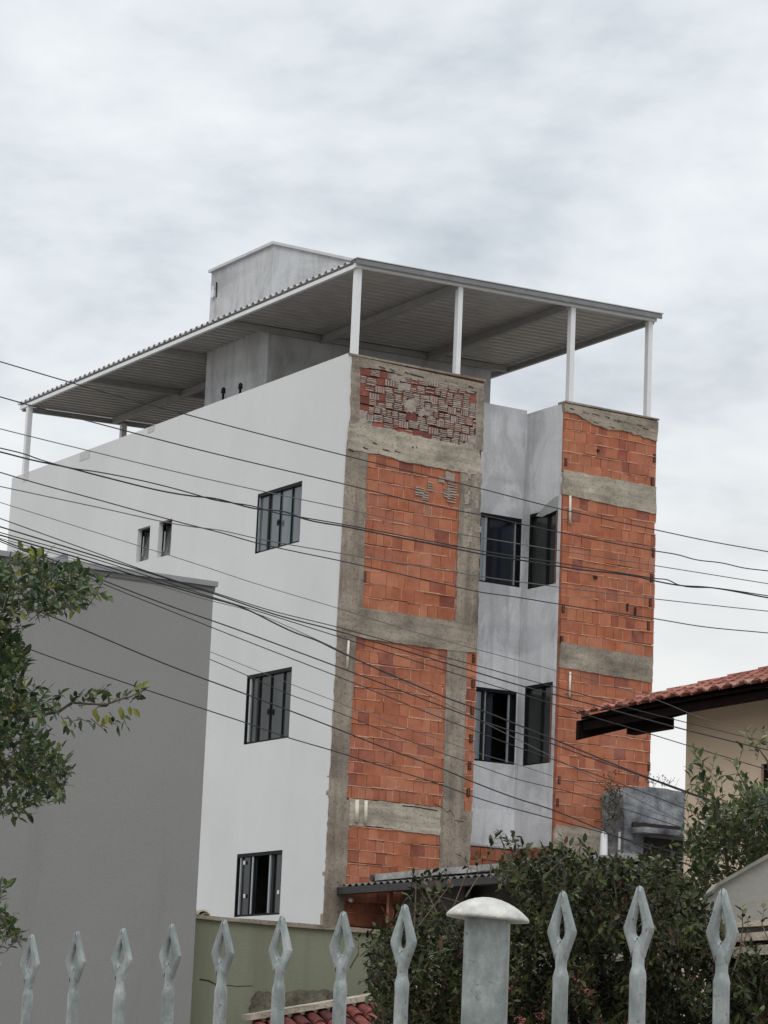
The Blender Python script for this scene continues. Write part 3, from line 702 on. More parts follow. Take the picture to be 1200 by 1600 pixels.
# lean-to against the front of the building -----------------------------
LT = thing('lean_to', (1.5, -3, 0), 'dark lean-to with corrugated roof and gutter against the lowest brick panel', 'shed')
m = MB(); pr = []
yy = -.06
while yy > -7.0:
    for q in range(6): pr.append((yy - .18 * q / 6, .022 * math.sin(2 * math.pi * q / 6)))
    yy -= .18
n = len(pr)
for lay in (0, .008):
    for x in (.27, 3.3):
        for (y_, dz) in pr: m.v.append((x, y_, 4.70 + (x - .27) * .06 + dz - lay))
for lay in (0, 1):
    for k in range(n - 1): a = lay * 2 * n + k; m.f.append((a, a + 1, a + n + 1, a + n))
for k in range(n - 1): m.f.append((k, k + 1, 2 * n + k + 1, 2 * n + k))
obj('corrugated_sheet', m, plain('weathered_sheet', (.13, .125, .12), .8, 0, .3, 8), LT)
m = MB(); prof = [(.20, 4.56), (.36, 4.56), (.37, 4.675), (.19, 4.665)]
m.prism(prof, lambda p, d: (p[0], d, p[1]), -.03, -7); obj('gutter', m, plain('dark_gutter', (.040, .037, .037), .6, 0, .25, 5), LT)
m = MB(); m.prism(jag([(-.75, 4.755), (-7.0, 4.80), (-7.0, 4.875), (-.75, 4.86)], .3, .006), fY, .42, .62)
m.prism([(-.75, 4.79), (-7.0, 4.83), (-7.0, 4.85), (-.75, 4.84)], fY, .621, 1.6); obj('roof_cap', m, FIBRE, LT)
m = MB(); m.tube([(.42, -.66, 4.80), (.62, -.66, 4.80)], .055, 8); obj('cap_end', m, plain('sooty_cement', (.06, .055, .05), .9), LT)
m = MB(); m.box(3.1, 3.2, -6.8, -.3, 0, 4.8); m.box(.62, .74, -2.9, -1.25, 0, 4.62); m.box(.90, .98, -6.79, -2.6, 0, 4.70); m.box(.75, 3.09, -6.9, -6.8, 0, 4.7); obj('wall', m, plain('shade_dark_render', (.085, .075, .066), .95, 0, .35, 3, spec=.1), LT)  # long panel added; dark wall colour stands in for shade under the roof
m = MB(); m.box(.40, .47, -1.22, -1.15, 0, 4.6); obj('post', m, BRICKD, LT)
m = MB(); x, z = FR(550, 1406, -.10); m.tube([(x, -.02, z), (x, -.06, z), (x, -.09, z), (x, -.12, z)], [.02, .035, .04, .02], 10)
tag(obj('wall_lamp', m, PAINT, None, True), 'small round white lamp on the brick just under the dark gutter', 'lamp')

# old stained concrete block and pipes right of the brick ----------------
CB = thing('concrete_outbuilding', (4.6, -1.5, 0), 'old grey concrete outbuilding with black stains, between the brick tower and the beige house', 'outbuilding')
PB = [(976, 1480), (975, 1300), (974, 1262), (974, 1240), (984, 1231), (1012, 1229), (1040, 1232), (1068, 1238), (1085, 1240), (1085, 1480)]
m = MB(); m.prism(jag([FR(u, v, -.62) for u, v in PB], .12, .012, (9,)), fX, -.62, -.03); obj('wall', m, OLDC, CB)
m = MB(); a = FR(995, 1287, -.8); b = FR(1085, 1300, -.8); m.box(a[0], b[0], -1.0, -.623, a[1] - .14, a[1] - .05, .01); obj('ledge', m, OLDC, CB)
m = MB(); m.box(a[0] + .02, b[0], -.68, -.623, a[1] - .06, a[1] + .03, .012); m.box(a[0] + .28, b[0] - .1, -.632, -.623, a[1] - .50, a[1] - .18, .0); obj('opening', m, HOLE, CB)
m = MB(); m.box(a[0] - .4, b[0], -.9, -.623, a[1] - .66, a[1] - .6, .008); obj('ledge', m, CONCL, CB)
m = MB(); x, z = FR(944, 1299, -.7); x2, z2 = FR(942, 1350, -.7); m.tube([(x, -.7, z), (x, -.7, z - .06), (x - .0, -.7, z2), (x, -.7, 0)], [.03, .055, .07, .07], 10)
tag(obj('drain_pipe', m, PAINT, None, True), 'thick white vertical pipe with a narrowed top beside the stained concrete block', 'pipe')
m = MB(); x, z = FR(968, 1300, -.7); m.tube([(x, -.7, z), (x, -.7, 0)], .022, 8)
tag(obj('conduit', m, plain('pale_grey_pipe', (.42, .42, .42), .6), None, True), 'thin pale conduit running up the front of the stained concrete block', 'pipe')

# ================================================================== beige tiled house on the right
EX, EY0, EY1 = -7.374, -16.80, -25.0
H2 = thing('beige_house', (-4, -20, 0), 'beige house with a terracotta tiled roof and dark timber eaves at the right edge', 'house')
slope = .295; TILT = .016
def rz(x, y): return 5.03 + slope * (x - EX) - TILT * (y - EY0)
m = MB(); y = EY0; w_ = .19
while y > EY1:
    for j in range(13):
        x0 = EX - .05 + j * .36; arc = [math.pi * i / 7 for i in range(8)]
        jj = random.uniform(-.008, .008); yj = random.uniform(-.006, .006)
        def ring(xx, lift, rr, yc): return [(xx, yc + math.cos(a) * rr, rz(xx, yc) + lift + math.sin(a) * rr * .50) for a in arc] + [(xx, yc + math.cos(a) * rr * .86, rz(xx, yc) + lift + math.sin(a) * rr * .36) for a in arc[::-1]]
        m.loft([ring(x0, .022 + jj, .080, y - w_ / 2 + yj), ring(x0 + .43, .0 + jj, .068, y - w_ / 2 + yj)])       # cover tile
        m.loft([[(p[0], p[1], 2 * (rz(p[0], y)) - p[2] + .05) for p in ring(x0, -.02, .08, y + yj)], [(p[0], p[1], 2 * (rz(p[0], y)) - p[2] + .05) for p in ring(x0 + .43, 0, .08, y + yj)]])
    y -= w_
obj('roof_tile', m, TILE, H2)
m = MB(); m.obox((EX + .03, EY0 + .02, rz(EX + .03, EY0) - .035), Vector((4.6, 0, slope * 4.6)), Vector((0, -8.1, TILT * 8.1)), Vector((0, 0, .025))); obj('roof_deck', m, TIMBER, H2)
m = MB(); m.obox((EX + .06, EY0 + .03, rz(EX, EY0) - .12), Vector((.04, 0, .01)), Vector((0, -8.1, TILT * 8.1)), Vector((0, 0, .075))); 
obj('fascia_board', m, TIMBER, H2)
m = MB(); m.obox((EX + .02, EY0 + .08, rz(EX, EY0) - .21), Vector((4.5, 0, slope * 4.5)), Vector((0, -.045, 0)), Vector((0, 0, .175))); obj('barge_board', m, TIMBER, H2)
m = MB(); m.obox((EX + .25, EY0 - .38, rz(EX, EY0) - .17), Vector((.1, 0, 0)), Vector((0, -.56, TILT * .56)), Vector((0, 0, .10)))
yy = EY0 - .3
while yy > EY1: m.obox((EX + .08, yy, rz(EX + .08, yy) - .125), Vector((1.5, 0, slope * 1.5)), Vector((0, -.07, 0)), Vector((0, 0, .085))); yy -= .55
obj('rafter', m, TIMBER, H2)
WX = EX + .5; wy, wz = SD(1073, 1115, WX)
hy0, hz1 = SD(1189, 1194, WX); hy1, hz0 = SD(1230, 1262, WX)
m = MB(); wall_holes(m, fY, -24.6, wy, 0, 5.22, [(hy1, hy0, hz0, hz1)], WX, WX + .15)
m.box(WX + .151, -2.6, wy - .15, wy - .001, 0, 5.18); m.box(-2.75, -2.6, -24.6, wy - .151, 0, 6.2); m.box(WX + .151, -2.751, -24.6, -24.45, 0, 5.18)
obj('wall', m, BEIGE, H2)
f = MB(); 
for (a_, b_, c_, d_) in ((hy1 + .003, hy0 - .003, hz0 + .003, hz0 + .06), (hy1 + .003, hy0 - .003, hz1 - .06, hz1 - .003), (hy0 - .08, hy0 - .003, hz0 + .06, hz1 - .06), (hy1 + .003, hy1 + .08, hz0 + .06, hz1 - .06)): f.prism([(a_, c_), (b_, c_), (b_, d_), (a_, d_)], fY, WX + .03, WX + .1)
o = obj('window', f, TIMBER, H2); f = MB(); f.box(WX + .07, WX + .078, hy1 + .05, hy0 - .05, hz0 + .05, hz1 - .05); obj('window_pane', f, plain('brown_tinted_glass', (.05, .022, .018), .15, 0, .3, 4), o)

# pale sloping wall at the lower right ----------------------------------
SW = thing('sloping_wall', tuple(at(1190, 1900, 10.7).xy) + (0,), 'pale weathered wall with a slanted top and stepped ledges at the lower right edge', 'wall')
def dp(p, d): return at(p[0], p[1], 10.7) + Vector((FW.x, FW.y, 0)) * d
m = MB(); m.prism([(1112, 1900), (1114, 1396), (1122, 1384), (1160, 1362), (1200, 1339), (1330, 1268), (1330, 1900)], dp, 0, .22)
obj('wall', m, stucco('pale_weathered_render', (.36, .35, .32), (.17, .165, .15), .8, 30), SW)
m = MB(); m.prism([(1111, 1392), (1122, 1379), (1160, 1357), (1200, 1334), (1330, 1263), (1330, 1270), (1200, 1341), (1160, 1363), (1122, 1385), (1112, 1397)], dp, -.02, .24); obj('coping', m, plain('mossy_cement', (.24, .235, .20), .9, 0, .35, 8), SW)
m = MB()
for (v0, v1, d) in ((1442, 1452, .10), (1462, 1476, .2), (1484, 1500, .3)): m.prism([(1132, v1), (1132, v0 + 2), (1330, v0 - 14), (1330, v1 - 12)], dp, -d, -.001)
obj('ledge', m, CONCL, SW)

# ================================================================== cables
def catmull(P, k=8):
    n = len(P); D = [max((P[i + 1] - P[i]).length, 1e-6) for i in range(n - 1)]; T = []
    for i in range(n):
        if i == 0: T.append((P[1] - P[0]) / D[0])
        elif i == n - 1: T.append((P[-1] - P[-2]) / D[-1])
        else: a, b = D[i - 1], D[i]; T.append(((P[i] - P[i - 1]) / a * b + (P[i + 1] - P[i]) / b * a) / (a + b))
    o = []
    for i in range(n - 1):
        h = D[i]
        for j in range(k):
            t = j / k; t2 = t * t; t3 = t2 * t
            o.append(P[i] * (2 * t3 - 3 * t2 + 1) + T[i] * h * (t3 - 2 * t2 + t) + P[i + 1] * (3 * t2 - 2 * t3) + T[i + 1] * h * (t3 - t2))
    return o + [P[-1]]
def cable(px, label, r=.0042, d0=19.0, d1=21.5, mat=CABLE, extend=True):
    f = lambda u: d0 + (d1 - d0) * u / 1200.0
    px = [tuple(map(float, q)) for q in px]
    def ex(a, b, du): s = (b[1] - a[1]) / (b[0] - a[0]); return (a[0] + du, a[1] + s * du)
    L_ = list(px); r *= .88
    pts_ = catmull([at(u, v, f(u)) for u, v in L_], 8)
    def far(a, b, du): u, v = ex(a, b, du); return at(u, v, f(u))
    if extend: pts_ = [far(px[0], px[1], -1500)] + pts_
    if extend or px[-1][0] > 1100: pts_ = pts_ + [far(px[-1], px[-2], 1300)]
    m = MB(); m.tube(pts_, r, 6)
    o = obj('overhead_cable', m, mat, None, True); return tag(o, label, 'cable', 'cables strung across the view')
cable([(0, 565), (105, 596), (300, 650), (540, 712), (753, 764), (870, 794), (1025, 828), (1100, 844), (1200, 862)], 'topmost thin cable, crossing the canopy corner and the top concrete beam', .0045)
cable([(0, 620), (60, 637), (150, 661), (300, 700), (540, 757), (700, 795), (753, 805), (820, 820), (1025, 861), (1060, 867), (1085, 874), (1130, 880), (1160, 887), (1200, 892)], 'second cable from the top, slightly kinked against the sky on the right', .0047)
cable([(0, 670), (40, 680), (150, 707), (300, 743), (412, 768), (540, 795), (700, 831), (812, 850), (1025, 884), (1200, 912)], 'third cable from the top, crossing the upper edge of the highest window', .0038, mat=CABLEG)
cable([(0, 700), (40, 710), (62, 718), (75, 722), (110, 731), (150, 737), (300, 771), (330, 780), (400, 792), (430, 801), (470, 808), (540, 820), (700, 851), (765, 863), (812, 870), (900, 884), (1000, 900), (1025, 904), (1043, 906), (1058, 913), (1120, 919), (1200, 931)], 'upper strand of the twisted pair crossing the middle of the highest window', .0048)
cable([(0, 706), (60, 721), (100, 729), (150, 742), (300, 775), (330, 778), (400, 795), (450, 801), (470, 809), (540, 823), (700, 855), (765, 868), (812, 875), (900, 889), (1000, 902), (1025, 908), (1065, 915), (1100, 917), (1200, 934)], 'thicker lower strand of the twisted pair crossing the middle of the highest window', .0062)
cable([(0, 738), (40, 750), (150, 780), (300, 821), (340, 831), (400, 848), (430, 855), (540, 878), (700, 914), (750, 925), (800, 932), (880, 945), (1025, 967), (1090, 978), (1200, 989)], 'cable meeting the sky lowest at the right, under the foot of the highest window', .0045)
cable([(0, 760), (150, 792), (300, 823), (340, 828), (400, 841), (540, 866), (700, 892), (760, 902), (818, 910), (1025, 936), (1200, 955)], 'cable crossing the foot of the highest window and touching its neighbour by the small windows', .0040, mat=CABLEG)
cable([(0, 785), (150, 832), (300, 879), (400, 912), (527, 950), (640, 985), (750, 1016), (840, 1040), (1030, 1095), (1100, 1123), (1190, 1142)], 'faint thin grey cable crossing the white wall below the small windows', .0028, mat=CABLEG)
cable([(0, 810), (150, 864), (240, 896), (335, 926), (420, 953), (520, 978), (700, 1028), (745, 1040), (835, 1065), (900, 1082), (975, 1104), (1110, 1138), (1200, 1160)], 'highest strand of the bundle fanning out from the dark grey house corner', .0038, 18.6, 21.2)
cable([(0, 823), (150, 869), (335, 928), (430, 960), (520, 984), (700, 1037), (820, 1073), (900, 1094), (1070, 1140), (1200, 1172)], 'dark thick second strand of the bundle fanning out from the dark grey house corner', .0055, 18.7, 21.3)
cable([(0, 832), (150, 874), (240, 903), (335, 934), (400, 954), (520, 992), (700, 1049), (780, 1074), (870, 1102), (900, 1112), (1010, 1145), (1075, 1165), (1200, 1203)], 'third strand of the fanning bundle, passing over both lower recess windows', .0040, 18.8, 21.4)
cable([(0, 836), (150, 880), (240, 908), (335, 936), (370, 946), (440, 979), (455, 986), (500, 1003), (520, 1013), (620, 1058), (700, 1091), (755, 1111), (815, 1135), (865, 1155), (1005, 1212), (1060, 1232), (1125, 1256), (1200, 1288)], 'thickest knotted cable, dropping steeply from the grey house corner to the bush', .0060, 18.9, 20.5)
cable([(0, 841), (75, 862), (150, 884), (240, 912), (335, 940), (372, 949), (420, 966), (470, 988), (520, 1011), (600, 1051)], 'thin strand twisted round the thickest knotted cable on the white wall', .0030, 18.95, 20.5, CABLEG, True)
cable([(0, 843), (75, 872), (200, 922), (280, 952), (335, 971), (520, 1039), (700, 1107), (740, 1122), (805, 1144), (865, 1163), (900, 1176), (1010, 1215), (1060, 1234), (1140, 1262)], 'upper of two parallel cables emerging from the left tree below the bundle', .0050, 18.4, 20.6)
cable([(0, 846), (75, 876), (175, 918), (280, 960), (335, 982), (520, 1054), (700, 1126), (755, 1147), (805, 1166), (865, 1187), (1000, 1236), (1100, 1275)], 'thinner lower of two parallel cables emerging from the left tree below the bundle', .0038, 18.5, 20.8)
cable([(250, 987), (330, 1019), (400, 1047), (460, 1071), (517, 1093), (610, 1129), (700, 1160), (755, 1179), (810, 1195), (870, 1215), (960, 1248), (1060, 1282)], 'thin cable coming from behind the grey house over the middle window head', .0045, 34, 36, CABLEG)
cable([(250, 1000), (330, 1031), (385, 1055), (445, 1082), (520, 1110), (610, 1146), (700, 1180), (740, 1194), (800, 1215), (900, 1240), (1000, 1272)], 'darker cable coming from behind the grey house across the middle window', .0060, 34.2, 36.2)
cable([(0, 932), (75, 961), (280, 1046), (385, 1085), (517, 1135), (600, 1168), (700, 1205), (735, 1220), (800, 1245), (865, 1266), (940, 1297), (1010, 1325)], 'long dark cable crossing the grey house wall and the lower half of the middle window', .0052, 18.2, 20.8)
cable([(0, 997), (45, 1014), (280, 1095), (325, 1110), (380, 1128), (452, 1153), (517, 1172), (600, 1198), (700, 1230), (735, 1243), (865, 1280), (960, 1306)], 'lowest cable, crossing the grey house wall and the foot of the middle window', .0044, 18.0, 20.8)

# ================================================================== fence
FA, FB = at(50, 1460, 6.35), at(1130, 1370, 4.20)
FD = Vector((FB.x - FA.x, FB.y - FA.y, 0)).normalized(); FN = Vector((-FD.y, FD.x, 0))
FE = thing('iron_fence', ((FA.x + FB.x) / 2, (FA.y + FB.y) / 2, 0), 'pale blue-grey painted iron fence with pierced spear tips in the foreground', 'fence')
def onfence(u, v):
    d = ray(u, v); t = (FA - CP).dot(FN) / d.dot(FN); return CP + d * t
def picket(p, s=1.0):
    """pierced spear head on a round bar; p = tip; blade lies in the fence plane, half turned to the viewer"""
    bd = (FD * .66 + RT * .72); bd.z = 0; bd.normalize(); nn = Vector((-bd.y, bd.x, 0)); m = MB()
    def P(a, z, d): return p + bd * (a * s * (1.08 if z > -.105 else 1)) + nn * (d * s) + Vector((0, 0, z * s))
    out_ = [(.0005, 0), (.0040, -.004), (.0100, -.024), (.0165, -.045), (.0222, -.064), (.0212, -.070), (.0165, -.084), (.0118, -.098), (.0100, -.108)]
    inn = [(0, -.030), (.0010, -.0315), (.0026, -.039), (.0044, -.049), (.0060, -.060), (.0063, -.066), (.0054, -.072), (.0030, -.0765), (0, -.078)]
    tt, te = .0070, .0042
    mid = lambda q, w, k: (q[0] + (w[0] - q[0]) * k, q[1] + (w[1] - q[1]) * k)
    for sg in (1, -1):
        for i in range(len(out_) - 1):
            a, b, c, d = out_[i], out_[i + 1], inn[i + 1], inn[i]
            for sd_ in (-1, 1):
                flip = (sg * sd_) > 0
                def Q(*pts):
                    q = [P(sg * p_[0], p_[1], sd_ * t_) for p_, t_ in pts]; m.quad(*(q[::-1] if flip else q))
                a1, b1, a2, b2 = mid(a, d, .22), mid(b, c, .22), mid(a, d, .80), mid(b, c, .80)
                Q((a, te), (b, te), (b1, tt), (a1, tt)); Q((a1, tt), (b1, tt), (b2, tt), (a2, tt)); Q((a2, tt), (b2, tt), (c, te), (d, te))
            q = [P(sg * a[0], a[1], -te), P(sg * b[0], b[1], -te), P(sg * b[0], b[1], te), P(sg * a[0], a[1], te)]; m.quad(*(q if sg > 0 else q[::-1]))
            q = [P(sg * d[0], d[1], -te), P(sg * c[0], c[1], -te), P(sg * c[0], c[1], te), P(sg * d[0], d[1], te)]; m.quad(*(q[::-1] if sg > 0 else q))
    jx = lambda: random.uniform(-.0006, .0006)
    ks = [(-.0815, .0070, .0055), (-.090, .0115, .0080), (-.100, .0100, .0088), (-.112, .0092, .0088), (-.122, .0092, .0090), (-.1285, .0112, .0112), (-.136, .0129, .0129), (-.150, .0127, .0127), (-.5, .0132, .0132), (-1.35, .0132, .0132)]
    rings = []
    for z, ra, rb in ks:
        ra += jx(); rings.append([P(math.cos(t) * ra, z, math.sin(t) * rb) for t in [2 * math.pi * i / 14 for i in range(14)]])
    m.loft(rings)
    o = obj('picket', m, SPEAR, FE)
    for pl_ in o.data.polygons[len(m.f) - 14 * 9 - 2:]: pl_.use_smooth = True
    bv = o.modifiers.new('bevel', 'BEVEL'); bv.width = .0009; bv.segments = 2; bv.limit_method = 'ANGLE'; bv.angle_limit = R(25)
    return o
TIPS = [(50, 1460), (121, 1455), (193, 1450), (269, 1443), (351, 1437), (441, 1431), (537, 1424), (633, 1413), (880, 1392), (1000, 1384), (1130, 1388)]
for (u, v) in TIPS:
    p = onfence(u, v); picket(p, 1.0)
def along(k, base, step): return base + FD * (k * step)
for k in (1, 2, 3, 4): q = onfence(50, 1460) - FD * (.22 * k); picket(q)
for k in (1, 2, 3): q = onfence(1130, 1388) + FD * (.205 * k); picket(q)
A_ = onfence(50, 1460) - FD * 1.2; B_ = onfence(1130, 1388) + FD * .9
for dz in (-.42, -1.25):
    m = MB(); m.obox(A_ + Vector((0, 0, dz)) - FN * .007 + FN * .0, Vector((B_ - A_).to_tuple()), FN * .014, Vector((0, 0, .035))); obj('rail', m, SPEAR, FE)
pc = onfence(762, 1436); m = MB()
hw = .0365; dr = RT.copy(); dr.z = 0; dr.normalize(); dr = (dr * .98 + FD * .1).normalized(); dn = Vector((-dr.y, dr.x, 0))
bev = .006; sq = [(-hw + bev, -hw), (hw - bev, -hw), (hw, -hw + bev), (hw, hw - bev), (hw - bev, hw), (-hw + bev, hw), (-hw, hw - bev), (-hw, -hw + bev)]
m.loft([[pc + dr * a + dn * b + Vector((0, 0, z)) for a, b in sq] for z in (-1.4, .0)])
po = obj('fence_post', m, SPEAR, FE)
m = MB(); ks = [(-.004, .030), (-.006, .060), (-.0045, .0722), (-.001, .0722)] + [(.0315 * (1 - (r_ / .0722) ** 2) ** .9 , r_) for r_ in (.0705, .067, .061, .054, .046, .036, .024, .012, .003)]
m.loft([[pc + dr * math.cos(t) * r_ * .95 * (1 + .02 * math.sin(3 * t)) + dn * math.sin(t) * r_ + Vector((0, 0, z + .004 - .0035 * math.cos(t) * r_ / .072)) for t in [2 * math.pi * i / 28 for i in range(28)]] for z, r_ in ks])
obj('post_cap', m, CAPM, po, True)
m = MB(); m.obox(Vector((A_.x, A_.y, 0)) - FN * .1, Vector((B_.x - A_.x, B_.y - A_.y, 0)), FN * .2, Vector((0, 0, .56)))
tag(obj('low_wall', m, CONC), 'low concrete wall carrying the iron fence', 'wall')

# ================================================================== foliage
def inpoly(x, y, P):
    c = False; j = len(P) - 1
    for i in range(len(P)):
        if (P[i][1] > y) != (P[j][1] > y) and x < (P[j][0] - P[i][0]) * (y - P[i][1]) / (P[j][1] - P[i][1]) + P[i][0]: c = not c
        j = i
    return c
def leaf(m, p, d, L_, W_, up):
    d = d.normalized(); s = d.cross(up)
    if s.length < .01: s = d.cross(Vector((1, 0, 0)))
    s.normalize(); n = s.cross(d); n.normalize()
    a = p + d * L_ * .38; b = p + d * L_ * .74
    cu = -n * L_ * random.uniform(.0, .16); i = len(m.v)
    m.v += [tuple(p), tuple(a + s * W_ * .5 + n * W_ * .14), tuple(b + s * W_ * .36 + cu * .6 + n * W_ * .10), tuple(p + d * L_ + cu), tuple(b - s * W_ * .36 + cu * .6 + n * W_ * .10), tuple(a - s * W_ * .5 + n * W_ * .14), tuple(a), tuple(b + cu * .5)]
    m.f += [(i, i + 1, i + 6), (i + 1, i + 2, i + 7, i + 6), (i + 2, i + 3, i + 7), (i, i + 6, i + 5), (i + 6, i + 7, i + 4, i + 5), (i + 7, i + 3, i + 4)]
def rv(s=1): return Vector((random.gauss(0, s), random.gauss(0, s), random.gauss(0, s)))
def sprig(m, tw, p, d, n, L_, W_, r_=.0016, length=.09):
    """a short shoot: leaves spiral round a twig and crowd at its tip"""
    d = d.normalized(); q = p
    a = d.cross(Vector((.3, .2, 1))); a.normalize(); b = d.cross(a)
    tw.tube([p, p + d * length], [r_, r_ * .5], 4, False)
    th = random.uniform(0, 6)
    for i in range(n):
        t = (i + 1) / n; th += 2.4; o = (a * math.cos(th) + b * math.sin(th)); s = random.uniform(.55, 1.2)
        leaf(m, p + d * length * t, o * (1.05 - .5 * t) + d * (.35 + .6 * t) + rv(.12) + Vector((0, 0, -.12)), L_ * s, W_ * s, Vector((0, 0, 1)) + rv(.35))

from mathutils import noise as mn
def fill(polys, n, dr, outward, nl, L_, W_, m, tw, length=.09, relief=0):
    allp = [q for P in polys for q in P]; u0, u1 = min(q[0] for q in allp), max(q[0] for q in allp); v0, v1 = min(q[1] for q in allp), max(q[1] for q in allp)
    k = 0; tries = 0
    while k < n and tries < n * 30:
        tries += 1
        u, v = random.uniform(u0, u1), random.uniform(v0, v1)
        if not any(inpoly(u, v, P) for P in polys): continue
        t = random.uniform(*dr)
        if relief:
            h_ = mn.noise(Vector((u / 46, v / 38, 0))) + .5 * mn.noise(Vector((u / 17, v / 15, 5)))
            t = dr[0] + max(0, .35 - h_ * .9) * relief + random.expovariate(1 / .16)
        p = at(u, v, t); d = outward(u, v) + rv(.45)
        sprig(m, tw, p - d.normalized() * length * .6, d, random.choice(nl), L_, W_, length=length); k += 1

# left tree
LT1 = thing('citrus_tree', tuple(at(-330, 1500, 9.4).xy) + (0,), 'leafy green tree with some yellow leaves reaching in from the left edge', 'tree')
LM = leafmat('glossy_green_leaf', [(0, (.014, .030, .014)), (.3, (.030, .058, .022)), (.62, (.060, .098, .034)), (.85, (.10, .14, .045)), (.95, (.14, .18, .06)), (.985, (.24, .25, .045)), (1, (.33, .30, .05))])
m, tw = MB(), MB()
c1 = [(-40, 876), (8, 876), (40, 868), (58, 862), (74, 878), (95, 890), (120, 892), (140, 902), (162, 918), (160, 930), (140, 935), (118, 948), (100, 952), (70, 954), (52, 962), (30, 966), (8, 962), (-40, 980)]
c2 = [(-40, 950), (14, 965), (20, 985), (30, 1000), (38, 1022), (44, 1040), (30, 1048), (8, 1040), (-40, 1040)]
c3 = [(-40, 1040), (10, 1046), (36, 1060), (44, 1074), (60, 1086), (92, 1096), (88, 1112), (62, 1118), (40, 1126), (60, 1142), (76, 1160), (96, 1182), (104, 1196), (100, 1232), (88, 1258), (70, 1252), (52, 1262), (30, 1272), (10, 1268), (-40, 1290)]
c4 = [(-60, 1370), (0, 1388), (8, 1420), (26, 1452), (34, 1474), (16, 1484), (4, 1474), (-60, 1520)]
c5 = [(-420, 830), (-40, 850), (-40, 1300), (-200, 1420), (-420, 1300)]
outw = lambda u, v: RT * .3 + Vector((0, 0, .45)) - FW * .4
fill([c1], 170, (8.9, 9.7), outw, (5, 6, 7, 8), .038, .0175, m, tw)
fill([c2], 85, (8.9, 9.6), outw, (5, 6, 7, 8), .043, .021, m, tw)
fill([c3], 300, (8.9, 9.8), outw, (5, 6, 7, 8), .038, .0175, m, tw)
fill([c4], 75, (8.9, 9.6), outw, (5, 6, 7), .043, .021, m, tw)
fill([c5], 500, (8.6, 10.4), outw, (6, 7, 8), .042, .018, m, tw)
# the long bare-ish branch with sprigs
br = [(30, 1122), (60, 1118), (92, 1112), (112, 1098), (140, 1100), (165, 1101), (185, 1094), (205, 1088), (228, 1076)]
BP = [at(u, v, 9.2 - i * .01) for i, (u, v) in enumerate(br)]
tw.tube(BP, [.006, .0055, .005, .0045, .004, .0035, .003, .0025, .0012], 6)
for (u, v, k) in ((70, 1104, 6), (84, 1092, 6), (96, 1104, 6), (103, 1090, 5), (112, 1088, 5), (106, 1104, 4), (128, 1092, 5), (138, 1082, 7), (150, 1074, 6), (152, 1092, 5), (160, 1108, 3), (143, 1108, 3), (172, 1098, 3), (186, 1084, 5), (194, 1078, 4), (204, 1084, 4), (216, 1080, 3), (122, 1106, 3), (190, 1096, 3), (166, 1090, 4)):
    p = at(u, v, 9.17); sprig(m, tw, p - Vector((0, 0, .03)), Vector((0, 0, .5 if v < 1095 else -.6)) + RT * .5 + rv(.2), k, .036, .019, length=.05)
for P in ([(-120, 1000), (-20, 930), (40, 915), (90, 918), (140, 922)], [(-120, 1100), (-30, 1110), (30, 1122)], [(-120, 1180), (0, 1190), (50, 1200), (90, 1215)], [(-120, 1020), (-10, 1010), (24, 1020)], [(-150, 1380), (-40, 1400), (0, 1430), (34, 1480)]):
    tw.tube([at(u, v, 9.3) for u, v in P], [.014 - .012 * i / (len(P) - 1) for i in range(len(P))], 6)
tk = at(-330, 1500, 9.4)
tw.tube([(tk.x, tk.y, 0), tuple(at(-330, 1500, 9.4)), tuple(at(-250, 1250, 9.4)), tuple(at(-120, 1020, 9.35))], [.07, .055, .04, .014], 10)
for (u, v) in ((-120, 1100), (-120, 1180), (-150, 1380)): tw.tube([at(-290, 1350, 9.4), at(u, v, 9.3)], [.03, .014], 8)
yl = MB()
for (u, v, dx) in ((150, 1106, -.1), (152, 1114, .2), (166, 1116, 0), (171, 1118, .3), (163, 1121, -.2), (188, 1104, .3), (192, 1108, -.1), (203, 1102, .3), (208, 1106, .6), (212, 1078, .5), (222, 1074, .8), (112, 950, .1), (118, 944, .3), (56, 880, 0), (60, 872, .2), (54, 868, -.3), (24, 900, .2), (10, 905, -.2)):
    leaf(yl, at(u, v, 9.12), Vector((0, 0, -1 if v > 1095 or v > 940 and v < 960 else .6)) + RT * dx * 1.2 + rv(.15), random.uniform(.030, .038), .019, -FW + rv(.5))
obj('yellow_leaf', yl, leafmat('yellowing_leaf', [(0, (.09, .12, .03)), (.5, (.17, .18, .04)), (1, (.26, .23, .05))], .2), LT1)
obj('trunk', tw, BARK, LT1); obj('crown', m, LM, LT1)
print('left tree leaves', len(m.v) // 8)

# hedge
LMD = leafmat('dull_hedge_leaf', [(0, (.012, .017, .008)), (.3, (.024, .033, .013)), (.55, (.038, .050, .018)), (.75, (.068, .084, .028)), (.9, (.11, .128, .042)), (.955, (.13, .14, .06)), (.97, (.10, .055, .04)), (1, (.13, .05, .04))], .15, .55, .22)
HG = thing('hedge', tuple(at(860, 1900, 11).xy) + (0,), 'dense dark green hedge behind the capped fence post', 'hedge')
m, tw = MB(), MB()
HP = [(572, 1500), (580, 1470), (598, 1455), (615, 1440), (640, 1432), (662, 1418), (690, 1424), (705, 1448), (770, 1440), (812, 1418), (800, 1392), (772, 1372), (772, 1352), (792, 1345), (835, 1340), (858, 1330), (900, 1326), (935, 1345), (985, 1352), (1010, 1340), (1060, 1345), (1075, 1400), (1110, 1420), (1130, 1470), (1160, 1490), (1260, 1480), (1260, 1780), (600, 1780), (585, 1720), (592, 1600), (575, 1560)]
outh = lambda u, v: Vector((0, 0, .75)) - FW * .6 + RT * random.uniform(-.5, .5)
fill([HP], 5000, (10.0, 11.3), outh, (5, 6, 7, 8), .037, .017, m, tw, .075, .9)
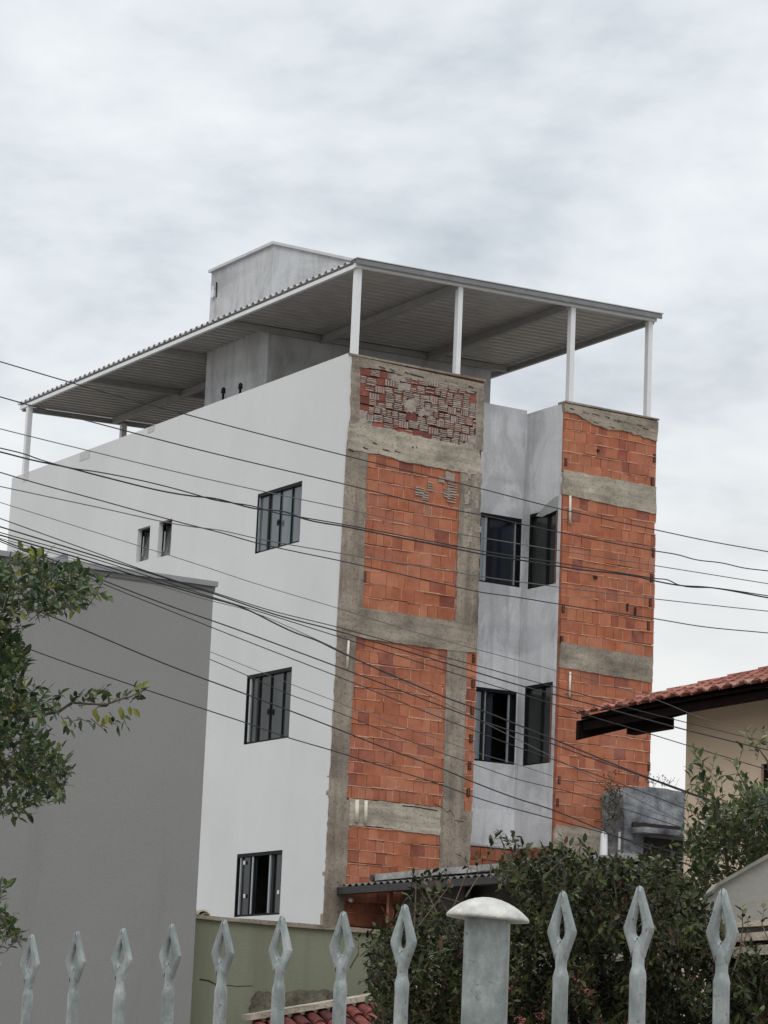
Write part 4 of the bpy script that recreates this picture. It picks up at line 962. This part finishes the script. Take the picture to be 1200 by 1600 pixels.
fill([[(592, 1780), (1290, 1780), (1290, 2340), (600, 2340)]], 900, (10.0, 11.2), outh, (6, 7, 8), .06, .03, m, tw, .1)
# loose shoots breaking the outline
for (u, v, k) in ((770, 1318, 7), (782, 1306, 7), (790, 1326, 7), (800, 1314, 7), (764, 1330, 6), (812, 1330, 7), (806, 1318, 6), (822, 1336, 6), (884, 1322, 6), (908, 1318, 7), (916, 1324, 7), (745, 1352, 6), (730, 1350, 5), (660, 1370, 7), (648, 1380, 7), (672, 1372, 6), (690, 1380, 7), (676, 1388, 6), (692, 1392, 7), (660, 1392, 7), (668, 1404, 7), (684, 1408, 7), (652, 1376, 6), (700, 1376, 6), (603, 1442, 6), (590, 1462, 7), (575, 1475, 6), (560, 1478, 5), (585, 1500, 6), (1018, 1332, 6), (1050, 1330, 6), (645, 1412, 5), (625, 1420, 5), (960, 1342, 6), (1160, 1432, 6), (1175, 1438, 6), (1192, 1432, 5), (1168, 1448, 5)):
    p = at(u, v, random.uniform(10.2, 10.8)); d = Vector((0, 0, .8)) + rv(.3); tw.tube([p - Vector((0, 0, .13)) + rv(.05), p - d * .03, p], [.003, .002, .0015], 5)
    sprig(m, tw, p - d.normalized() * .04, d, k, .036, .017, length=.07)
for k in range(9):
    u = 640 + k * 62 + random.uniform(-20, 20); b = at(u, 1900, 10.7); p = Vector((b.x, b.y, 0)); q = at(u + random.uniform(-30, 30), 1620, 10.7); r_ = at(u + random.uniform(-50, 50), 1430, 10.6)
    tw.tube([p, q, r_], [.03, .02, .006], 6)
obj('stem', tw, BARK, HG); obj('foliage', m, LMD, HG); print('hedge leaves', len(m.v) // 8)

# brighter bush on the right
LMB = leafmat('bright_bush_leaf', [(0, (.020, .032, .014)), (.35, (.042, .064, .024)), (.65, (.085, .115, .040)), (.9, (.15, .175, .065)), (1, (.24, .25, .10))], .25)
BS = thing('shrub', tuple(at(1150, 1900, 11.6).xy) + (0,), 'bright green open shrub growing against the beige house wall', 'shrub')
m, tw = MB(), MB()
BPoly = [(1072, 1330), (1085, 1300), (1100, 1290), (1120, 1262), (1140, 1240), (1165, 1226), (1200, 1232), (1290, 1200), (1290, 1460), (1200, 1380), (1150, 1380), (1110, 1378), (1080, 1372)]
BP2 = [(1080, 1215), (1098, 1212), (1118, 1234), (1128, 1258), (1118, 1272), (1098, 1258), (1084, 1240)]
BP3 = [(1062, 1380), (1120, 1370), (1118, 1440), (1130, 1500), (1070, 1500), (1066, 1430)]
BP4 = [(1150, 1165), (1180, 1155), (1290, 1130), (1290, 1185), (1190, 1185), (1160, 1178)]
outb = lambda u, v: Vector((0, 0, .8)) - FW * .3 - RT * .2
fill([BPoly], 640, (11.2, 12.2), outb, (5, 6, 7, 8), .044, .020, m, tw, .08)
fill([BP2], 14, (11.2, 11.6), outb, (6, 7), .044, .020, m, tw, .08)
fill([BP3], 130, (11.2, 12.0), outb, (6, 7), .042, .019, m, tw, .08)
fill([BP4], 22, (11.2, 11.6), outb, (5, 6), .036, .015, m, tw, .08)
for (u, v, k) in ((1090, 1188, 7), (1096, 1198, 7), (1102, 1210, 8), (1112, 1204, 6), (1086, 1216, 6), (1120, 1222, 6), (1128, 1230, 5), (1080, 1228, 5), (1154, 1208, 5), (1150, 1214, 4), (1178, 1164, 6), (1186, 1172, 6), (1160, 1172, 4), (1170, 1160, 4), (1108, 1232, 6), (1076, 1258, 4), (1092, 1282, 5), (1074, 1290, 5), (1070, 1318, 5), (1082, 1268, 4)):
    p = at(u, v, random.uniform(11.2, 11.5)); d = Vector((0, 0, .9)) + RT * random.uniform(-.5, .3) + rv(.15)
    sprig(m, tw, p - d.normalized() * .04, d, k, .046, .019, length=.085)
for P in ([(1150, 1500), (1140, 1380), (1128, 1290), (1108, 1225), (1092, 1190)], [(1170, 1500), (1180, 1330), (1172, 1240), (1153, 1208)], [(1210, 1500), (1215, 1300), (1200, 1190), (1180, 1162)], [(1120, 1500), (1105, 1380), (1090, 1310), (1075, 1290)], [(1240, 1500), (1230, 1300), (1210, 1230)]):
    tw.tube([at(u, v, 11.5) for u, v in P], [.012 - .0105 * i / (len(P) - 1) for i in range(len(P))], 6)
b = at(1160, 1900, 11.6)
for du in (-30, 0, 40): tw.tube([(b.x, b.y, 0), tuple(at(1160 + du, 1500, 11.5))], [.03, .012], 8)
obj('stem', tw, BARK, BS); obj('foliage', m, LMB, BS); print('bush leaves', len(m.v) // 8)

# weed growing out of the stained block
m, tw = MB(), MB()
for k in range(60):
    u = random.gauss(957, 7); v = random.gauss(1262, 22); p = on(1, -.75, u, v) + rv(.03); sprig(m, tw, p, rv(.5) + Vector((-.3, -.3, .5)), 5, .07, .028, .004, .16)
for k in range(22):
    u = random.gauss(1020, 22); v = 1226 + random.uniform(-6, 6); p = on(1, -.5, u, v); sprig(m, tw, p, rv(.4) + Vector((0, 0, .8)), 3, .05, .02, .004, .16)
WD = thing('weed', tuple(on(1, -.75, 948, 1290)), 'straggly weed growing on the top and left edge of the stained concrete block', 'plant')
obj('stem', tw, BARK, WD); obj('leaves', m, leafmat('weed_leaf', [(0, (.03, .04, .018)), (1, (.08, .09, .04))]), WD)
